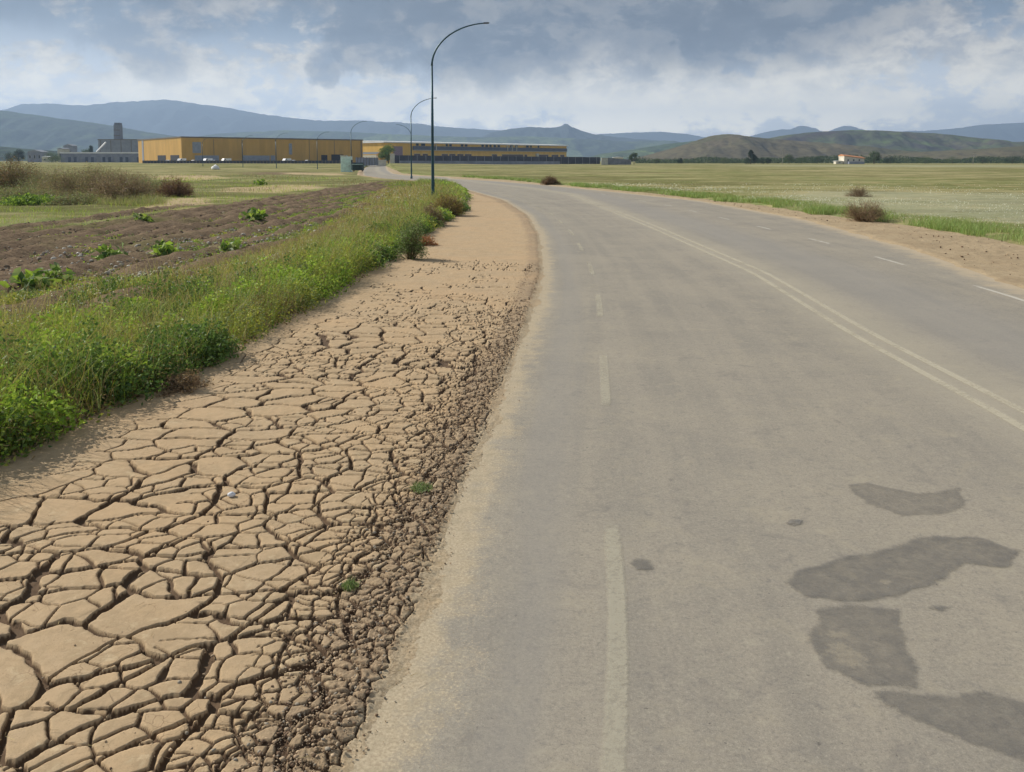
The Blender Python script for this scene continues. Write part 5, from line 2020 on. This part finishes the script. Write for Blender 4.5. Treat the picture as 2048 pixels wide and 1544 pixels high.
# ------------------------------------------------------------------ hills and mountains
def mat_hill(name, cols, sc):
    m, t, b = new_mat(name)
    p = t.pos()
    vor = t.node('ShaderNodeTexVoronoi', feature='F1')
    wp = t.vm('ADD', t.scale(p, (1, 0.45, 1.5)), t.vm('SCALE', t.node('ShaderNodeTexNoise').outputs[1], (0, 0, 0)))
    t.l.new(t.scale(p, (sc, sc * 0.4, sc * 1.2)), vor.inputs['Vector'])
    vor.inputs['Scale'].default_value = 1.0
    sep = t.node('ShaderNodeSeparateColor')
    t.l.new(vor.outputs['Color'], sep.inputs[0])
    n = t.noise(t.scale(p, (sc, sc, sc * 2)), 3.0, 6, 0.65)
    n2 = t.noise(t.scale(p, (sc, sc, sc)), 14.0, 5, 0.7)
    r = t.node('ShaderNodeValToRGB')
    r.color_ramp.interpolation = 'LINEAR'
    el = r.color_ramp.elements
    while len(el) < len(cols):
        el.new(0.5)
    for i, c in enumerate(cols):
        el[i].position = i / (len(cols) - 1)
        el[i].color = (*c, 1)
    t.l.new(t.m('ADD', t.m('MULTIPLY', sep.outputs[0], 0.75), t.m('MULTIPLY', t.m('SUBTRACT', n, 0.35), 0.7)), r.inputs[0])
    c = t.mix(t.m('MULTIPLY', t.ss(n2, 0.48, 0.60), 0.6), r.outputs[0], tuple(x * 0.6 for x in cols[0]))
    t.inp(b.inputs['Base Color'], c)
    b.inputs['Specular IOR Level'].default_value = 0
    b.inputs['Roughness'].default_value = 1
    return m


def hill(name, sky, D, depth, mat, label=None, seed=1, rough=0.05, nx=260, ny=60, foot=-6.0, patches=None):
    """ridge whose crest follows the measured skyline at distance D; slopes fall to the plain on both sides"""
    pxs = np.linspace(sky[0][0], sky[-1][0], nx)
    pys = np.interp(pxs, [s[0] for s in sky], [s[1] for s in sky])
    pys = np.convolve(np.pad(pys, 3, mode='edge'), np.hanning(9)[1:-1] / np.hanning(9)[1:-1].sum(), mode='valid')
    Xc = (pxs - 1024) / FPX * D
    Zc = CAMZ + (HOR - pys) / FPX * D
    tv = np.linspace(-1, 1, ny)
    X = np.repeat(Xc[None], ny, 0)
    wander = (fbm(Xc / depth * 1.2, Xc * 0, seed, 3) - 0.5) * depth * 0.5
    Yv = D + tv[:, None] * depth + wander[None] * (1 - tv[:, None] ** 2)
    prof = np.cos(np.clip(tv, -1, 1) * math.pi / 2) ** 1.35
    nz = fbm(X / depth * 5, Yv / depth * 5, seed + 3, 5, 0.55) - 0.5
    gully = 1 - np.abs(2 * fbm(X / depth * 6 + 3, Yv / depth * 2.4, seed + 9, 4) - 1)
    H = (Zc - foot)
    env = prof[:, None]
    Z = foot + H[None] * env * (1 + (nz * 0.7 - (gully - 0.7) * 0.55) * (1 - env ** 3))
    crest = np.abs(tv) < 0.03
    Z += (fbm(X / depth * 30, Yv / depth * 30, seed + 20, 3) - 0.5) * H[None] * rough
    # hold the crest at the measured height
    V = np.stack([X.ravel(), Yv.ravel(), Z.ravel()], 1)
    o = mesh_np(name, V, grid_faces(ny, nx), mat, smooth=True)
    tag(o, kind='structure')
    return o


M_FAR = mat_hill("far_mountain", [srgb(58, 66, 72), srgb(66, 76, 78), srgb(76, 84, 84), srgb(60, 70, 74)], 0.0007)
M_MIDH = mat_hill("mid_hill", [srgb(62, 72, 68), srgb(84, 100, 76), srgb(70, 80, 74), srgb(112, 128, 86), srgb(74, 86, 72)], 0.003)
M_NEARH = mat_hill("brown_hill", [srgb(84, 78, 62), srgb(106, 98, 74), srgb(96, 94, 68), srgb(112, 100, 82)], 0.006)
M_GREENH = mat_hill("striped_hill", [srgb(64, 58, 64), srgb(76, 70, 70), srgb(92, 108, 60), srgb(88, 82, 70), srgb(98, 112, 64)], 0.0040)

hill('mountain', [(-560, 256), (-400, 245), (-150, 236), (0, 224), (60, 208), (130, 211), (200, 213), (260, 206), (350, 203), (420, 212), (460, 217), (520, 228), (580, 236), (640, 242), (720, 243), (780, 247), (830, 250), (900, 257), (960, 259), (1020, 262), (1200, 275), (1400, 290), (1600, 312)],
     8800, 1500, M_FAR, seed=5, rough=0.05, nx=420)
hill('mountain', [(930, 290), (980, 266), (1020, 258), (1060, 254), (1100, 256), (1118, 254), (1133, 247), (1142, 254), (1165, 263), (1190, 269), (1230, 274), (1330, 283), (1420, 300)],
     6200, 1000, M_FAR, seed=15, rough=0.04)
hill('mountain', [(1100, 285), (1200, 268), (1260, 266), (1320, 264), (1370, 269), (1410, 277), (1480, 278), (1520, 266), (1550, 260), (1566, 262), (1590, 252), (1612, 260), (1650, 266), (1670, 258), (1692, 251), (1715, 258), (1760, 264), (1850, 262), (1900, 258), (1960, 250), (2048, 246), (2200, 240), (2400, 238), (2520, 246)],
     9800, 1300, M_FAR, seed=25, rough=0.04, nx=420)
hill('hill', [(-500, 190), (-200, 205), (0, 221), (60, 229), (130, 239), (200, 248), (280, 263), (365, 275), (500, 286), (640, 292), (800, 305)],
     3900, 700, M_MIDH, seed=35, rough=0.04)
hill('hill', [(300, 300), (430, 268), (560, 262), (680, 264), (820, 270), (960, 276), (1060, 274), (1180, 280), (1250, 284), (1330, 282), (1400, 292), (1480, 305)],
     5200, 700, M_MIDH, seed=45, rough=0.05)
hill('hill', [(1150, 322), (1200, 308), (1260, 300), (1320, 290), (1380, 283), (1440, 285), (1540, 300), (1640, 316)],
     2600, 360, M_MIDH, seed=55, rough=0.06)
hill('hill', [(1260, 320), (1300, 309), (1340, 297), (1390, 282), (1425, 271.5), (1455, 268.5), (1500, 273), (1560, 278), (1640, 285), (1720, 295), (1820, 305), (1950, 318)],
     1700, 300, M_NEARH, seed=65, rough=0.04)
hill('hill', [(1440, 300), (1500, 283), (1560, 272), (1620, 265), (1700, 261), (1760, 262), (1850, 266), (1900, 273), (1960, 283), (2048, 288), (2200, 300), (2350, 318)],
     2400, 420, M_GREENH, seed=75, rough=0.03)
hill('hill', [(1640, 322), (1760, 311), (1850, 303), (1960, 297), (2048, 291), (2200, 283), (2500, 275), (2700, 290)],
     1500, 260, M_NEARH, seed=85, rough=0.04)
hill('hill', [(-900, 285), (-500, 280), (-200, 283), (0, 292), (60, 298), (140, 303), (240, 308), (340, 316)],
     1400, 220, M_MIDH, seed=95, rough=0.05)


# ------------------------------------------------------------------ haze
def haze():
    m = bpy.data.materials.new("haze_air")
    m.use_nodes = True
    t = m.node_tree
    t.nodes.clear()
    out = t.nodes.new('ShaderNodeOutputMaterial')
    v = t.nodes.new('ShaderNodeVolumePrincipled')
    v.inputs['Color'].default_value = (0.52, 0.71, 1.0, 1)
    v.inputs['Density'].default_value = 0.00015
    v.inputs['Anisotropy'].default_value = 0.2
    t.links.new(v.outputs[0], out.inputs['Volume'])
    o = MB().box(-9700, 9700, -9300, 11500, -9, 700).build('haze', m)
    tag(o, kind='stuff')


haze()
